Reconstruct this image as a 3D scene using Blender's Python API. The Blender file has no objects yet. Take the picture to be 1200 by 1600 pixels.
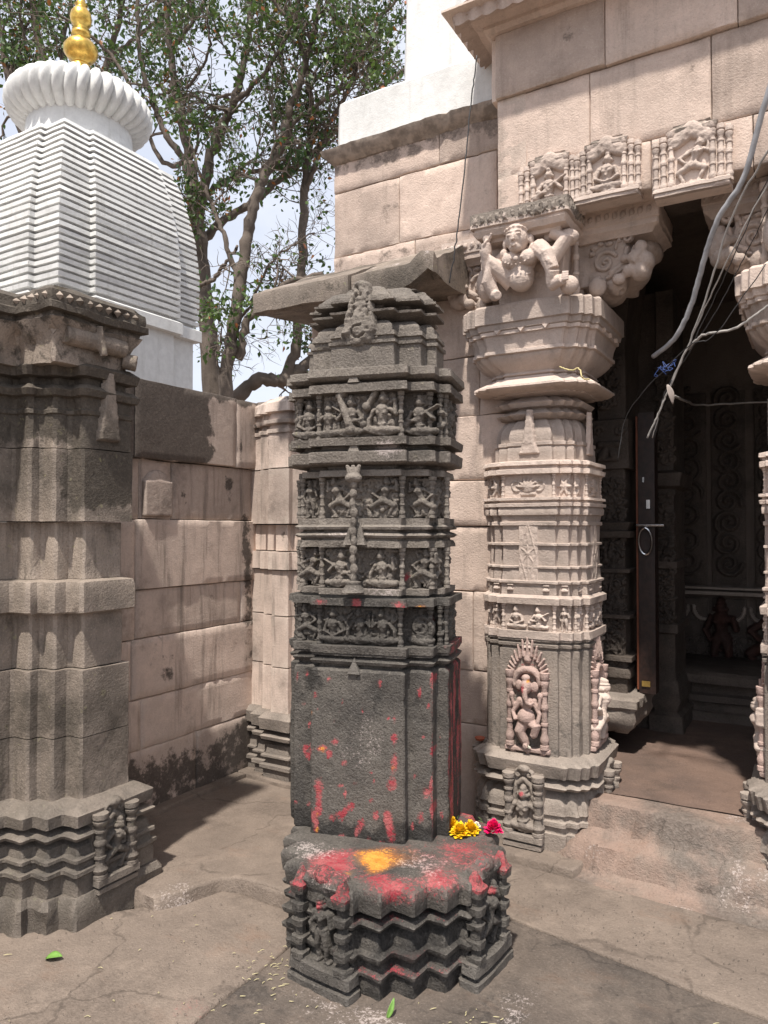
import bpy, math, random
import numpy as np
from mathutils import Vector, Matrix
R = math.radians
S = bpy.context.scene
# ------------------------------------------------------------------ camera, world, sun, exposure
EYE = 1.55
cam = bpy.data.objects.new('camera', bpy.data.cameras.new('camera'))
S.collection.objects.link(cam); S.camera = cam
cam.location = (0, 0, EYE)
cam.rotation_euler = (R(90 + 1.1), 0, R(30.5))
cam.data.sensor_fit = 'VERTICAL'; cam.data.sensor_height = 36; cam.data.lens = 26.0
cam.data.clip_start = 0.05; cam.data.clip_end = 3000

SUN_ELEV, SUN_AZ = 64, 13          # degrees; azimuth measured from -Y towards +X
sd = Vector((math.sin(R(SUN_AZ)) * math.cos(R(SUN_ELEV)), -math.cos(R(SUN_AZ)) * math.cos(R(SUN_ELEV)), math.sin(R(SUN_ELEV))))
world = bpy.data.worlds.new('World'); S.world = world; world.use_nodes = True
wn, wl = world.node_tree.nodes, world.node_tree.links
bgn = wn['Background']; bgn.inputs['Strength'].default_value = 0.14
sky = wn.new('ShaderNodeTexSky'); sky.sky_type = 'NISHITA'; sky.sun_disc = False
sky.sun_elevation = R(SUN_ELEV); sky.sun_rotation = math.atan2(sd.x, sd.y)
sky.air_density = 1.0; sky.dust_density = 3.0; sky.ozone_density = 1.5
wtc = wn.new('ShaderNodeTexCoord'); wmap = wn.new('ShaderNodeMapping'); wmap.inputs['Scale'].default_value = (1, 1, 2.2)
wnz = wn.new('ShaderNodeTexNoise'); wnz.inputs['Scale'].default_value = 2.2; wnz.inputs['Detail'].default_value = 7; wnz.inputs['Roughness'].default_value = .6
wr = wn.new('ShaderNodeValToRGB'); wr.color_ramp.elements[0].position = .34; wr.color_ramp.elements[1].position = .66
wr.color_ramp.elements[0].color = (.62, .62, .62, 1); wr.color_ramp.elements[1].color = (.92, .92, .92, 1)
wmx = wn.new('ShaderNodeMix'); wmx.data_type = 'RGBA'; wmx.inputs['B'].default_value = (5.7, 5.9, 6.5, 1)
wl.new(wtc.outputs['Generated'], wmap.inputs['Vector']); wl.new(wmap.outputs[0], wnz.inputs['Vector'])
wl.new(wnz.outputs['Fac'], wr.inputs['Fac']); wl.new(wr.outputs['Color'], wmx.inputs['Factor'])
wl.new(sky.outputs[0], wmx.inputs['A']); wl.new(wmx.outputs['Result'], bgn.inputs['Color'])
sl = bpy.data.lights.new('sun', 'SUN'); sl.energy = 4.8; sl.angle = R(1.8); sl.color = (1, .94, .86)
sun = bpy.data.objects.new('sun', sl); S.collection.objects.link(sun)
sun.rotation_euler = sd.to_track_quat('Z', 'Y').to_euler(); sun.location = (0, 0, 20)
S.view_settings.view_transform = 'Standard'; S.view_settings.look = 'None'
S.view_settings.gamma = 1; S.view_settings.use_curve_mapping = False
S.view_settings.exposure = 0.36
S.render.engine = 'CYCLES'
S.cycles.max_bounces = 6; S.cycles.transparent_max_bounces = 8

# ------------------------------------------------------------------ tools
rng = random.Random(7)
nrng = np.random.default_rng(5)
_tab = nrng.random(4096).astype(np.float64)
def vnoise(p):
    """value noise of Nx3 -> N in 0..1"""
    p = np.asarray(p, float); i = np.floor(p).astype(np.int64); f = p - i; f = f * f * (3 - 2 * f)
    def h(a, b, c): return _tab[((a * 73856093) ^ (b * 19349663) ^ (c * 83492791)) & 4095]
    x, y, z = i[:, 0], i[:, 1], i[:, 2]; fx, fy, fz = f[:, 0], f[:, 1], f[:, 2]
    def L(a, b, t): return a + (b - a) * t
    return L(L(L(h(x, y, z), h(x+1, y, z), fx), L(h(x, y+1, z), h(x+1, y+1, z), fx), fy),
             L(L(h(x, y, z+1), h(x+1, y, z+1), fx), L(h(x, y+1, z+1), h(x+1, y+1, z+1), fx), fy), fz)
def fbm(p, f=10., o=3):
    s = 0; a = 1; t = 0
    for k in range(o):
        s = s + a * (vnoise(p * f + 17.3 * k) - .5); t += a; a *= .5; f *= 2.1
    return s / t * 2
def stone_push(p, amp):
    """weathering displacement: gentle waviness plus small chips"""
    n = fbm(p, 9, 2) * amp + fbm(p + 31, 45, 2) * amp * .7
    c = np.clip(vnoise(p * 26 + 7) - .72, 0, 1) * amp * 9
    return n - c

def tag(o, label=None, cat=None, group=None, kind=None):
    if label: o['label'] = label
    if cat: o['category'] = cat
    if group: o['group'] = group
    if kind: o['kind'] = kind
    return o
def link(o, parent=None):
    S.collection.objects.link(o)
    if parent is not None: o.parent = parent
    return o
def empty(name, loc=(0, 0, 0), rz=0, parent=None):
    o = bpy.data.objects.new(name, None); o.location = loc; o.rotation_euler = (0, 0, rz)
    o.empty_display_size = .1
    return link(o, parent)
def mesh(name, v, f, sharp=35, smooth=True):
    me = bpy.data.meshes.new(name)
    me.from_pydata(v if isinstance(v, list) else np.asarray(v).tolist(), [], f if isinstance(f, list) else np.asarray(f).tolist())
    if smooth:
        me.polygons.foreach_set('use_smooth', np.ones(len(me.polygons), bool))
        if sharp: me.set_sharp_from_angle(angle=R(sharp))
    me.update()
    return me
def setstain(me, v, fn):
    a = me.attributes.new('stain', 'FLOAT_COLOR', 'POINT')
    c = np.asarray(fn(np.asarray(v, float)), np.float32)
    if c.shape[1] == 3: c = np.concatenate([c, np.zeros((len(c), 1), np.float32)], 1)
    a.data.foreach_set('color', np.clip(c, 0, 1).ravel())
    a = me.attributes.new('paste', 'FLOAT', 'POINT'); a.data.foreach_set('value', np.clip(c[:, 3], 0, 1))
def obj(name, me, mat, parent=None, loc=(0, 0, 0), rz=0):
    o = bpy.data.objects.new(name, me)
    if mat and not me.materials: me.materials.append(mat)
    o.location = loc; o.rotation_euler = (0, 0, rz)
    return link(o, parent)
def children(o): return [c for c in S.collection.objects if c.parent == o]
def copy_tree(o, parent=None):
    kids = {}
    for c in S.collection.objects:
        if c.parent: kids.setdefault(c.parent.name, []).append(c)
    def rec(o, parent):
        c = o.copy(); S.collection.objects.link(c); c.parent = parent
        for ch in kids.get(o.name, []): rec(ch, c)
        return c
    return rec(o, parent)
def gauss(p, c, s):
    c = np.asarray(c); s = np.asarray(s, float)
    return np.exp(-(((p - c) / s) ** 2).sum(1))
def sstep(a, b, x):
    t = np.clip((x - a) / (b - a), 0, 1); return t * t * (3 - 2 * t)

class MB:
    def __init__(s): s.v = []; s.f = []
    def add(s, v, f):
        n = len(s.v); s.v += [tuple(a) for a in v]; s.f += [tuple(i + n for i in q) for q in f]; return s
    def box(s, x0, x1, y0, y1, z0, z1):
        return s.add([(x0,y0,z0),(x1,y0,z0),(x1,y1,z0),(x0,y1,z0),(x0,y0,z1),(x1,y0,z1),(x1,y1,z1),(x0,y1,z1)],
                     [(0,3,2,1),(4,5,6,7),(0,1,5,4),(1,2,6,5),(2,3,7,6),(3,0,4,7)])
    def tube(s, pts, rad, n=8, cap=True):
        pts = [Vector(p) for p in pts]
        if not hasattr(rad, '__len__'): rad = [rad] * len(pts)
        base = len(s.v); up = Vector((0, 0, 1)); prev = None
        for i, p in enumerate(pts):
            t = (pts[min(i + 1, len(pts) - 1)] - pts[max(i - 1, 0)])
            t = t.normalized() if t.length > 1e-9 else Vector((0, 0, 1))
            a = prev - t * prev.dot(t) if prev is not None else (up.cross(t) if abs(t.z) < .95 else Vector((1, 0, 0)).cross(t))
            a.normalize(); prev = a; b = t.cross(a)
            for k in range(n):
                an = 2 * math.pi * k / n
                s.v.append(tuple(p + (a * math.cos(an) + b * math.sin(an)) * rad[i]))
        for i in range(len(pts) - 1):
            for k in range(n):
                q = base + i * n; k2 = (k + 1) % n
                s.f.append((q + k, q + k2, q + n + k2, q + n + k))
        if cap:
            s.f.append(tuple(base + k for k in reversed(range(n))))
            s.f.append(tuple(base + (len(pts) - 1) * n + k for k in range(n)))
        return s
    def lathe(s, cx, cy, prof, n=12):
        base = len(s.v)
        for z, r in prof:
            for k in range(n):
                a = 2 * math.pi * k / n; s.v.append((cx + r * math.cos(a), cy + r * math.sin(a), z))
        for i in range(len(prof) - 1):
            for k in range(n):
                q = base + i * n; k2 = (k + 1) % n
                s.f.append((q + k, q + k2, q + n + k2, q + n + k))
        s.f.append(tuple(base + k for k in reversed(range(n))))
        s.f.append(tuple(base + (len(prof) - 1) * n + k for k in range(n)))
        return s
    def sphere(s, c, r, rx=(1, 0, 0), nu=12, nv=8):
        r = r if hasattr(r, '__len__') else (r, r, r); base = len(s.v)
        for j in range(1, nv):
            ph = math.pi * j / nv
            for i in range(nu):
                th = 2 * math.pi * i / nu
                s.v.append((c[0] + r[0] * math.sin(ph) * math.cos(th), c[1] + r[1] * math.sin(ph) * math.sin(th), c[2] - r[2] * math.cos(ph)))
        s.v.append((c[0], c[1], c[2] - r[2])); s.v.append((c[0], c[1], c[2] + r[2]))
        b0, b1 = len(s.v) - 2, len(s.v) - 1
        for j in range(nv - 2):
            for i in range(nu):
                q = base + j * nu; i2 = (i + 1) % nu
                s.f.append((q + i, q + i2, q + nu + i2, q + nu + i))
        for i in range(nu):
            i2 = (i + 1) % nu
            s.f.append((b0, base + i2, base + i)); s.f.append((b1, base + (nv - 2) * nu + i, base + (nv - 2) * nu + i2))
        return s
    def me(s, name, sharp=35, smooth=True): return mesh(name, s.v, s.f, sharp, smooth)
    def build(s, name, mat, parent=None, sharp=35, smooth=True, loc=(0, 0, 0)):
        return obj(name, s.me(name, sharp, smooth), mat, parent, loc)

def spline(pts, n=8):
    pts = [Vector(p) for p in pts]; out = []
    P = [pts[0] * 2 - pts[1]] + pts + [pts[-1] * 2 - pts[-2]]
    for i in range(1, len(P) - 2):
        for k in range(n):
            t = k / n; a, b, c, d = P[i-1], P[i], P[i+1], P[i+2]
            out.append(.5 * ((2*b) + (c - a)*t + (2*a - 5*b + 4*c - d)*t*t + (3*b - a - 3*c + d)*t**3))
    out.append(pts[-1]); return out

# stepped-plan solids -------------------------------------------------------
def ring(name, plan, prof, mat, parent=None, seg=.03, ch=.004, amp=.0022, cap='fan', stain=None, origin=None, loc=(0,0,0), rz=0, open_edges=()):
    """stack of mitred offset copies of a CCW plan polygon; prof = [(z, offset), ...]"""
    P = np.asarray(plan, float); n = len(P)
    d = np.roll(P, -1, 0) - P; L = np.hypot(d[:, 0], d[:, 1]); nn = np.stack([d[:, 1], -d[:, 0]], 1) / L[:, None]
    pn = np.roll(nn, 1, 0); M = (pn + nn) / (1 + (pn * nn).sum(1))[:, None]
    K = [max(1, int(round(l / seg))) for l in L]
    pr = [tuple(prof[0])]
    for a, b in zip(prof[:-1], prof[1:]):
        m = max(1, int(math.ceil(math.hypot(b[0]-a[0], b[1]-a[1]) / (seg * 1.25))))
        for k in range(1, m + 1): pr.append((a[0] + (b[0]-a[0]) * k / m, a[1] + (b[1]-a[1]) * k / m))
    V = []; N = []
    for z, o in pr:
        Q = P + M * o
        for i in range(n):
            p, q = Q[i], Q[(i + 1) % n]; e = q - p; l = np.hypot(*e) + 1e-9; c = min(ch, .3 * l) / l
            for k in range(K[i] + 1):
                t = c + (1 - 2 * c) * k / K[i]
                V.append((p[0] + e[0] * t, p[1] + e[1] * t, z)); N.append((nn[i, 0], nn[i, 1], 0))
    m = sum(K) + n
    V = np.array(V); N = np.array(N)
    w = V + (np.array(origin) if origin is not None else 0)
    V = V + N * stone_push(w, amp)[:, None]
    V[:, 2] += fbm(w + 9, 8, 2) * amp * .6
    F = []
    for j in range(len(pr) - 1):
        a = j * m
        F += [(a + i, a + (i + 1) % m, a + m + (i + 1) % m, a + m + i) for i in range(m)]
    V = V.tolist()
    if cap == 'fan':
        c = P.mean(0); top = len(pr) - 1; a = top * m
        ringv = np.array(V[a:a + m]); zt = pr[-1][0]
        rr = max(L.max(), .3) ; ns = max(3, int(np.hypot(*(P - c).T).max() / (seg * 1.3)))
        prev = a
        for s in range(1, ns):
            t = 1 - s / ns
            q = ringv.copy(); q[:, 0] = c[0] + (q[:, 0] - c[0]) * t; q[:, 1] = c[1] + (q[:, 1] - c[1]) * t; q[:, 2] = zt
            q[:, 2] += fbm(q + 3, 8, 3) * amp * 1.5
            b = len(V); V += q.tolist()
            F += [(prev + i, prev + (i + 1) % m, b + (i + 1) % m, b + i) for i in range(m)]
            prev = b
        F.append(tuple(prev + i for i in range(m)))
    elif cap: F.append(tuple((len(pr) - 1) * m + i for i in range(m)))
    if cap: F.append(tuple(reversed(range(m))))
    me = mesh(name, V, F)
    if stain: setstain(me, V, stain)
    return obj(name, me, mat, parent, loc, rz)

# relief carving: height field over a plane ----------------------------------
def heights(pr, X, Y):
    H = np.full(X.shape, -1.)
    for q in pr:
        if q[0] == 'c':                                  # tapered capsule x0 y0 x1 y1 r0 r1 z k
            _, x0, y0, x1, y1, r0, r1, z, k = q
            dx, dy = x1 - x0, y1 - y0; t = np.clip(((X - x0) * dx + (Y - y0) * dy) / (dx*dx + dy*dy + 1e-12), 0, 1)
            d = np.hypot(X - x0 - t * dx, Y - y0 - t * dy); r = r0 + (r1 - r0) * t
            v = z + np.sqrt(np.clip(r*r - d*d, 0, None)) * k; H = np.where(d < r, np.maximum(H, v), H)
        elif q[0] == 'e':                                # ellipsoid cx cy rx ry z h
            _, cx, cy, rx, ry, z, h = q
            e = ((X - cx) / rx) ** 2 + ((Y - cy) / ry) ** 2
            v = z + h * np.sqrt(np.clip(1 - e, 0, None)); H = np.where(e < 1, np.maximum(H, v), H)
        elif q[0] == 'b':                                # block x0 x1 y0 y1 z
            _, x0, x1, y0, y1, z = q
            H = np.where((X > x0) & (X < x1) & (Y > y0) & (Y < y1), np.maximum(H, z), H)
        elif q[0] == 't':
            _, x, y0, y1, w0, w1, z = q; w = w0 + (w1-w0)*np.clip((Y-y0)/(y1-y0), 0, 1)
            H = np.where((np.abs(X-x) < w) & (Y > y0) & (Y < y1), np.maximum(H, z*np.clip((w-np.abs(X-x))/.006, .5, 1)), H)
        elif q[0] == 'g':                                # groove (capsule) that cuts down by depth
            _, x0, y0, x1, y1, r, dep = q
            dx, dy = x1 - x0, y1 - y0; t = np.clip(((X - x0) * dx + (Y - y0) * dy) / (dx*dx + dy*dy + 1e-12), 0, 1)
            d = np.hypot(X - x0 - t * dx, Y - y0 - t * dy)
            H = np.where((d < r) & (H > 0), np.maximum(H - dep * (1 - (d / r) ** 2), 0.0005), H)
    return H
def relief(pr, res=.004, wob=.0015, name='carved_figure', stain=None):
    xs = []; ys = []
    for q in pr:
        if q[0] == 'c': r = max(q[5], q[6]); xs += [q[1]-r, q[1]+r, q[3]-r, q[3]+r]; ys += [q[2]-r, q[2]+r, q[4]-r, q[4]+r]
        elif q[0] == 'e': xs += [q[1]-q[3], q[1]+q[3]]; ys += [q[2]-q[4], q[2]+q[4]]
        elif q[0] == 't': xs += [q[1]-q[4], q[1]+q[4]]; ys += [q[2], q[3]]
        elif q[0] == 'b': xs += [q[1], q[2]]; ys += [q[3], q[4]]
    x0, x1, y0, y1 = min(xs)-res, max(xs)+res, min(ys)-res, max(ys)+res
    nx, ny = int((x1-x0)/res)+2, int((y1-y0)/res)+2
    X, Y = np.meshgrid(x0 + np.arange(nx)*res, y0 + np.arange(ny)*res)
    H = heights(pr, X, Y); on = H > -.5
    P = np.stack([X.ravel(), Y.ravel(), 0*X.ravel()], 1)
    H = H + (fbm(P + 3, 70, 3).reshape(H.shape)) * wob * 2.2 - np.clip(vnoise(P*55+3).reshape(H.shape)-.7, 0, 1)*wob*8
    H = np.where(on, np.maximum(H, .0008), -.005)
    # one light blur inside the figure keeps worn, rounded forms
    B = H.copy(); B[1:-1, 1:-1] = (H[1:-1, 1:-1]*12 + H[:-2, 1:-1] + H[2:, 1:-1] + H[1:-1, :-2] + H[1:-1, 2:]) / 16
    H = np.where(on, B, H)
    idx = np.arange(nx*ny).reshape(ny, nx)
    q = on[:-1, :-1] | on[1:, :-1] | on[:-1, 1:] | on[1:, 1:]
    a = idx[:-1, :-1][q]; b = idx[:-1, 1:][q]; c = idx[1:, 1:][q]; d = idx[1:, :-1][q]
    F = np.stack([a, b, c, d], 1); used = np.unique(F); mp = np.zeros(nx*ny, int); mp[used] = np.arange(len(used))
    V = np.stack([X.ravel(), -H.ravel(), Y.ravel()], 1)[used]     # front faces -Y, up is Z
    me = mesh(name, V, mp[F], sharp=None)
    if stain: setstain(me, V, stain)
    return me
def face_rot(n): return math.atan2(n[0], -n[1])                    # turns -Y to n
def put(me, mat, parent, p, n=(0, -1), name=None):
    return obj(name or me.name.split('.')[0], me, mat, parent, p, face_rot(n))

def J(*p): return p
def figure(pose, h, mir=1, seed=0, thick=1.):
    """a carved figure standing on y=0, h tall; returns relief primitives"""
    r = random.Random(seed); j = lambda a=.02: r.uniform(-a, a)
    P = []
    def c(a, b, r0, r1, z=.0, k=1.): P.append(('c', a[0]*h*mir, a[1]*h, b[0]*h*mir, b[1]*h, r0*h, r1*h, z*h, k*thick))
    def e(x, y, rx, ry, z, hh): P.append(('e', x*h*mir, y*h, rx*h, ry*h, z*h, hh*h*thick))
    def head(x, y, s=1., crown=True):
        e(x, y, .095*s, .115*s, .05, .13*s); e(x + .005, y - .02*s, .018*s, .03*s, .17, .03)
        e(x - .1*s, y - .02, .03*s, .05*s, .05, .06); e(x + .1*s, y - .02, .03*s, .05*s, .05, .06)
        if crown: e(x, y + .12*s, .07*s, .075*s, .05, .09); e(x, y + .065*s, .1*s, .03*s, .06, .1)
    def band(x, y, w, z, r0=.014, sag=.04):
        for k in range(4):
            t0, t1 = k/4, (k+1)/4; c((x-w+2*w*t0, y-sag*math.sin(math.pi*t0)), (x-w+2*w*t1, y-sag*math.sin(math.pi*t1)), r0, r0, z, 1.2)
    if pose in ('sit', 'play', 'meditate', 'drum'):
        band(0, .60, .10, .17); band(0, .27, .11, .15, .014, .02); band(0, .44, .04, .17, .01, .06)
        hx = j(.03); hd = (hx + j(.04), .80)
        c((hx, .16), (hx, .36), .13, .10, .03); c((hx, .36), (hx, .56), .10, .15, .04); head(*hd)
        c((hx, .6), hd, .06, .06, .03)
        e(hx - .07, .5, .055, .05, .15, .05); e(hx + .07, .5, .055, .05, .15, .05)
        c((hx - .1, .14), (-.36, .16), .095, .07, .06); c((-.36, .16), (-.02, .05), .065, .045, .08)
        c((hx + .1, .14), (.36, .13), .095, .07, .06); c((.36, .13), (.04, .03), .065, .045, .06)
        sl, sr = (hx - .18, .58), (hx + .18, .58)
        if pose == 'meditate':
            c(sl, (-.27, .36), .055, .05, .05); c((-.27, .36), (-.04, .24), .045, .04, .1)
            c(sr, (.27, .36), .055, .05, .05); c((.27, .36), (.04, .24), .045, .04, .1)
        elif pose == 'sit':
            c(sl, (-.29, .38), .055, .05, .05); c((-.29, .38), (-.3, .2), .045, .04, .1)
            c(sr, (.3, .48), .055, .05, .05); c((.3, .48), (.28, .72), .045, .04, .08); e(.28, .76, .045, .06, .06, .07)
        elif pose == 'play':
            c(sl, (-.3, .4), .055, .05, .08); c((-.3, .4), (-.08, .36), .045, .04, .14)
            c(sr, (.3, .42), .055, .05, .08); c((.3, .42), (.16, .56), .045, .04, .14)
            c((-.34, .28), (.42, .72), .045, .03, .13); e(-.34, .28, .1, .1, .08, .1)
        else:
            c(sl, (-.28, .42), .055, .05, .08); c((-.28, .42), (-.2, .26), .045, .04, .14)
            c(sr, (.28, .42), .055, .05, .08); c((.28, .42), (.2, .26), .045, .04, .14)
            c((-.24, .26), (.24, .26), .09, .09, .06)
    elif pose in ('dance', 'lunge'):
        b = .1 if pose == 'dance' else .2
        band(b*.6, .74, .08, .14); band(0, .47, .10, .12, .014, .03)
        c((0, .42), (b*.3, .55), .1, .08, .03); c((b*.3, .55), (b*.6, .68), .08, .12, .05)
        head(b*.9, .86, .85); c((b*.6, .7), (b*.9, .86), .05, .05, .03)
        e(b*.6-.05, .66, .045, .04, .14, .05); e(b*.6+.06, .66, .045, .04, .14, .05)
        c((-.05, .4), (-.27, .27), .085, .065, .06); c((-.27, .27), (-.16, .03), .06, .04, .05); c((-.16, .03), (-.26, .02), .035, .03, .05)
        c((.06, .4), (.27, .3), .085, .065, .06); c((.27, .3), (.12, .03), .06, .04, .05); c((.12, .03), (.24, .02), .035, .03, .05)
        c((b*.6-.13, .72), (-.26, .58), .05, .045, .05); c((-.26, .58), (-.12 + j(.05), .47), .04, .035, .1)
        c((b*.6+.13, .72), (.34, .66), .05, .045, .05); c((.34, .66), (.33, .88), .04, .035, .08)
    else:                                                # stand
        band(0, .76, .08, .13); band(.01, .52, .09, .11, .013, .03); band(.01, .36, .10, .08, .012, .09)
        c((.02, .45), (0, .58), .085, .075, .03); c((0, .58), (0, .72), .075, .11, .05); head(0, .87, .75)
        c((0, .72), (0, .87), .045, .045, .03)
        e(-.05, .69, .045, .04, .14, .05); e(.05, .69, .045, .04, .14, .05)
        c((-.05, .44), (-.09, .24), .075, .055, .05); c((-.09, .24), (-.07, .03), .05, .035, .04); c((-.07, .02), (-.13, .02), .035, .03, .06)
        c((.07, .44), (.1, .24), .075, .055, .05); c((.1, .24), (.07, .03), .05, .035, .04); c((.07, .02), (.13, .02), .035, .03, .06)
        c((-.12, .73), (-.2, .56), .045, .04, .05); c((-.2, .56), (-.14, .42), .038, .03, .08)
        c((.12, .73), (.2, .58), .045, .04, .05); c((.2, .58), (.16, .74), .038, .03, .1)
    return P
_fc = {}
def fig_mesh(pose, h, mir=1, seed=0, res=.0038, thick=1.):
    k = (pose, round(h, 3), mir, seed)
    if k not in _fc: _fc[k] = relief(figure(pose, h, mir, seed, thick), res)
    return _fc[k]
_cc = {}
def colonette_mesh(h, r, n=10):
    k = (round(h, 3), round(r, 4))
    if k not in _cc:
        pr = [(0, 1.25), (.05, 1.25), (.06, 1.0), (.09, 1.15), (.13, 1.3), (.17, 1.05), (.2, .8), (.3, .82), (.31, 1.05), (.34, 1.05), (.35, .8),
              (.5, .78), (.51, 1.0), (.55, 1.12), (.58, 1.0), (.6, .78), (.7, .78), (.71, 1.0), (.74, 1.0), (.75, .8), (.8, .85), (.84, 1.2), (.88, 1.25), (.9, .95), (.92, 1.3), (1, 1.35)]
        _cc[k] = MB().lathe(0, 0, [(z*h, q*r) for z, q in pr], n).me('colonette', sharp=40)
    return _cc[k]
def spiral(cx, cy, R0, turns, r, a0=0, dirn=1, z=.002, k=1., n=22, Rend=.1):
    P = []; last = None
    for i in range(n + 1):
        t = i / n; a = a0 + dirn * 2*math.pi*turns*t; q = R0 * (1 - (1-Rend) * t)
        p = (cx + q*math.cos(a), cy + q*math.sin(a))
        if last: P.append(('c', last[0], last[1], p[0], p[1], r*(1-.3*t), r*(1-.3*t), z, k))
        last = p
    return P
def blob(name, mb, mat, parent=None, vox=.006, smooth=2, loc=(0,0,0), rz=0, rough=0):
    """fuse overlapping solids into ONE continuous carved surface"""
    o = bpy.data.objects.new(name, mb.me(name)); S.collection.objects.link(o)
    m = o.modifiers.new('r', 'REMESH'); m.mode = 'VOXEL'; m.voxel_size = vox; m.use_smooth_shade = True
    if smooth: s = o.modifiers.new('s', 'SMOOTH'); s.factor = .5; s.iterations = smooth
    dg = bpy.context.evaluated_depsgraph_get(); me = bpy.data.meshes.new_from_object(o.evaluated_get(dg))
    o.modifiers.clear(); bpy.data.objects.remove(o)
    if rough:
        v = np.empty(len(me.vertices)*3, np.float32); me.vertices.foreach_get('co', v); v = v.reshape(-1, 3)
        nr = np.empty(len(me.vertices)*3, np.float32); me.vertices.foreach_get('normal', nr); nr = nr.reshape(-1, 3)
        v = v + nr * stone_push(v.astype(float), rough)[:, None]; me.vertices.foreach_set('co', v.astype(np.float32).ravel()); me.update()
    me.name = name
    return obj(name, me, mat, parent, loc, rz)

def block(name, O, xd, nrm, w, h, mat, parent, depth=.14, res=.035, amp=.003, edge=.0045, proud=0, stain=None, warp=0):
    """a dressed stone: gridded front face with worn arrises, plain sides going back"""
    nx, nz = max(2, int(w/res)), max(2, int(h/res))
    tx = np.concatenate([[0, edge/w], np.linspace(edge/w, 1-edge/w, nx+1)[1:-1], [1-edge/w, 1]])
    tz = np.concatenate([[0, edge/h], np.linspace(edge/h, 1-edge/h, nz+1)[1:-1], [1-edge/h, 1]])
    X, Z = np.meshgrid(tx*w, tz*h); X = X.ravel(); Z = Z.ravel()
    O = np.array(O, float); xd = np.array([xd[0], xd[1], 0.]); nv = np.array([nrm[0], nrm[1], 0.])
    W = O + X[:, None]*xd + Z[:, None]*np.array([0, 0, 1.])
    bx = np.minimum(X, w-X); bz = np.minimum(Z, h-Z); b = np.minimum(bx, bz)
    dn = proud + stone_push(W + 5.1, amp) - np.where(b < 1e-6, edge*.9, 0) - np.clip(.012-b, 0, .012)*np.clip(fbm(W+77, 18, 2), 0, 1)*.8
    W2 = W + nv*dn[:, None]
    # arris wander
    wv = fbm(W + 50, 7, 2)*.0035
    W2[:, 2] += np.where(bz < 1e-6, wv + (X/w-.5)*warp, 0)
    n0 = len(X); cx, cz = len(tx), len(tz)
    idx = np.arange(n0).reshape(cz, cx)
    F = [(idx[j,i], idx[j,i+1], idx[j+1,i+1], idx[j+1,i]) for j in range(cz-1) for i in range(cx-1)]
    rim = list(idx[0, :]) + list(idx[1:, -1]) + list(idx[-1, :-1][::-1]) + list(idx[1:-1, 0][::-1])
    back = W2[rim] - nv*depth; m = len(rim)
    F += [(rim[(i+1) % m], rim[i], n0+i, n0+(i+1) % m) for i in range(m)]
    F.append(tuple(n0+i for i in reversed(range(m))))
    V = np.concatenate([W2, back])
    me = mesh(name, V, [tuple(int(a) for a in f) for f in F], sharp=50)
    if stain: setstain(me, V, stain)
    o = obj(name, me, mat, parent)
    if parent is not None and parent.type == 'EMPTY': o.location = -Vector(parent.location)
    return o

# ------------------------------------------------------------------ materials
def nt(name):
    m = bpy.data.materials.new(name); m.use_nodes = True
    n, l = m.node_tree.nodes, m.node_tree.links
    return m, n, l, n['Principled BSDF']
def mixc(n, l, fac, a, b, mode='MIX'):
    x = n.new('ShaderNodeMix'); x.data_type = 'RGBA'; x.blend_type = mode
    for s, v in (('Factor', fac), ('A', a), ('B', b)):
        i = x.inputs[s]
        if hasattr(v, 'is_output'): l.new(v, i)
        else: i.default_value = v if s == 'Factor' else (*v, 1)
    return x.outputs['Result']
def ramp(n, l, src, p0, p1, v0=0, v1=1):
    r = n.new('ShaderNodeMapRange'); r.interpolation_type = 'SMOOTHSTEP'
    for k, v in zip((1, 2, 3, 4), (p0, p1, v0, v1)): r.inputs[k].default_value = v
    l.new(src, r.inputs[0]); return r.outputs[0]
def noise(n, l, vec, sc, det=4, rough=.6):
    x = n.new('ShaderNodeTexNoise'); x.inputs['Scale'].default_value = sc; x.inputs['Detail'].default_value = det; x.inputs['Roughness'].default_value = rough
    l.new(vec, x.inputs['Vector']); return x.outputs['Fac']
def math_(n, l, op, a, b=0.):
    x = n.new('ShaderNodeMath'); x.operation = op
    for i, v in enumerate((a, b)):
        if hasattr(v, 'is_output'): l.new(v, x.inputs[i])
        else: x.inputs[i].default_value = v
    return x.outputs[0]
def scaled(n, l, vec, s):
    x = n.new('ShaderNodeMapping'); x.inputs['Scale'].default_value = s; l.new(vec, x.inputs['Vector']); return x.outputs[0]

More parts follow.
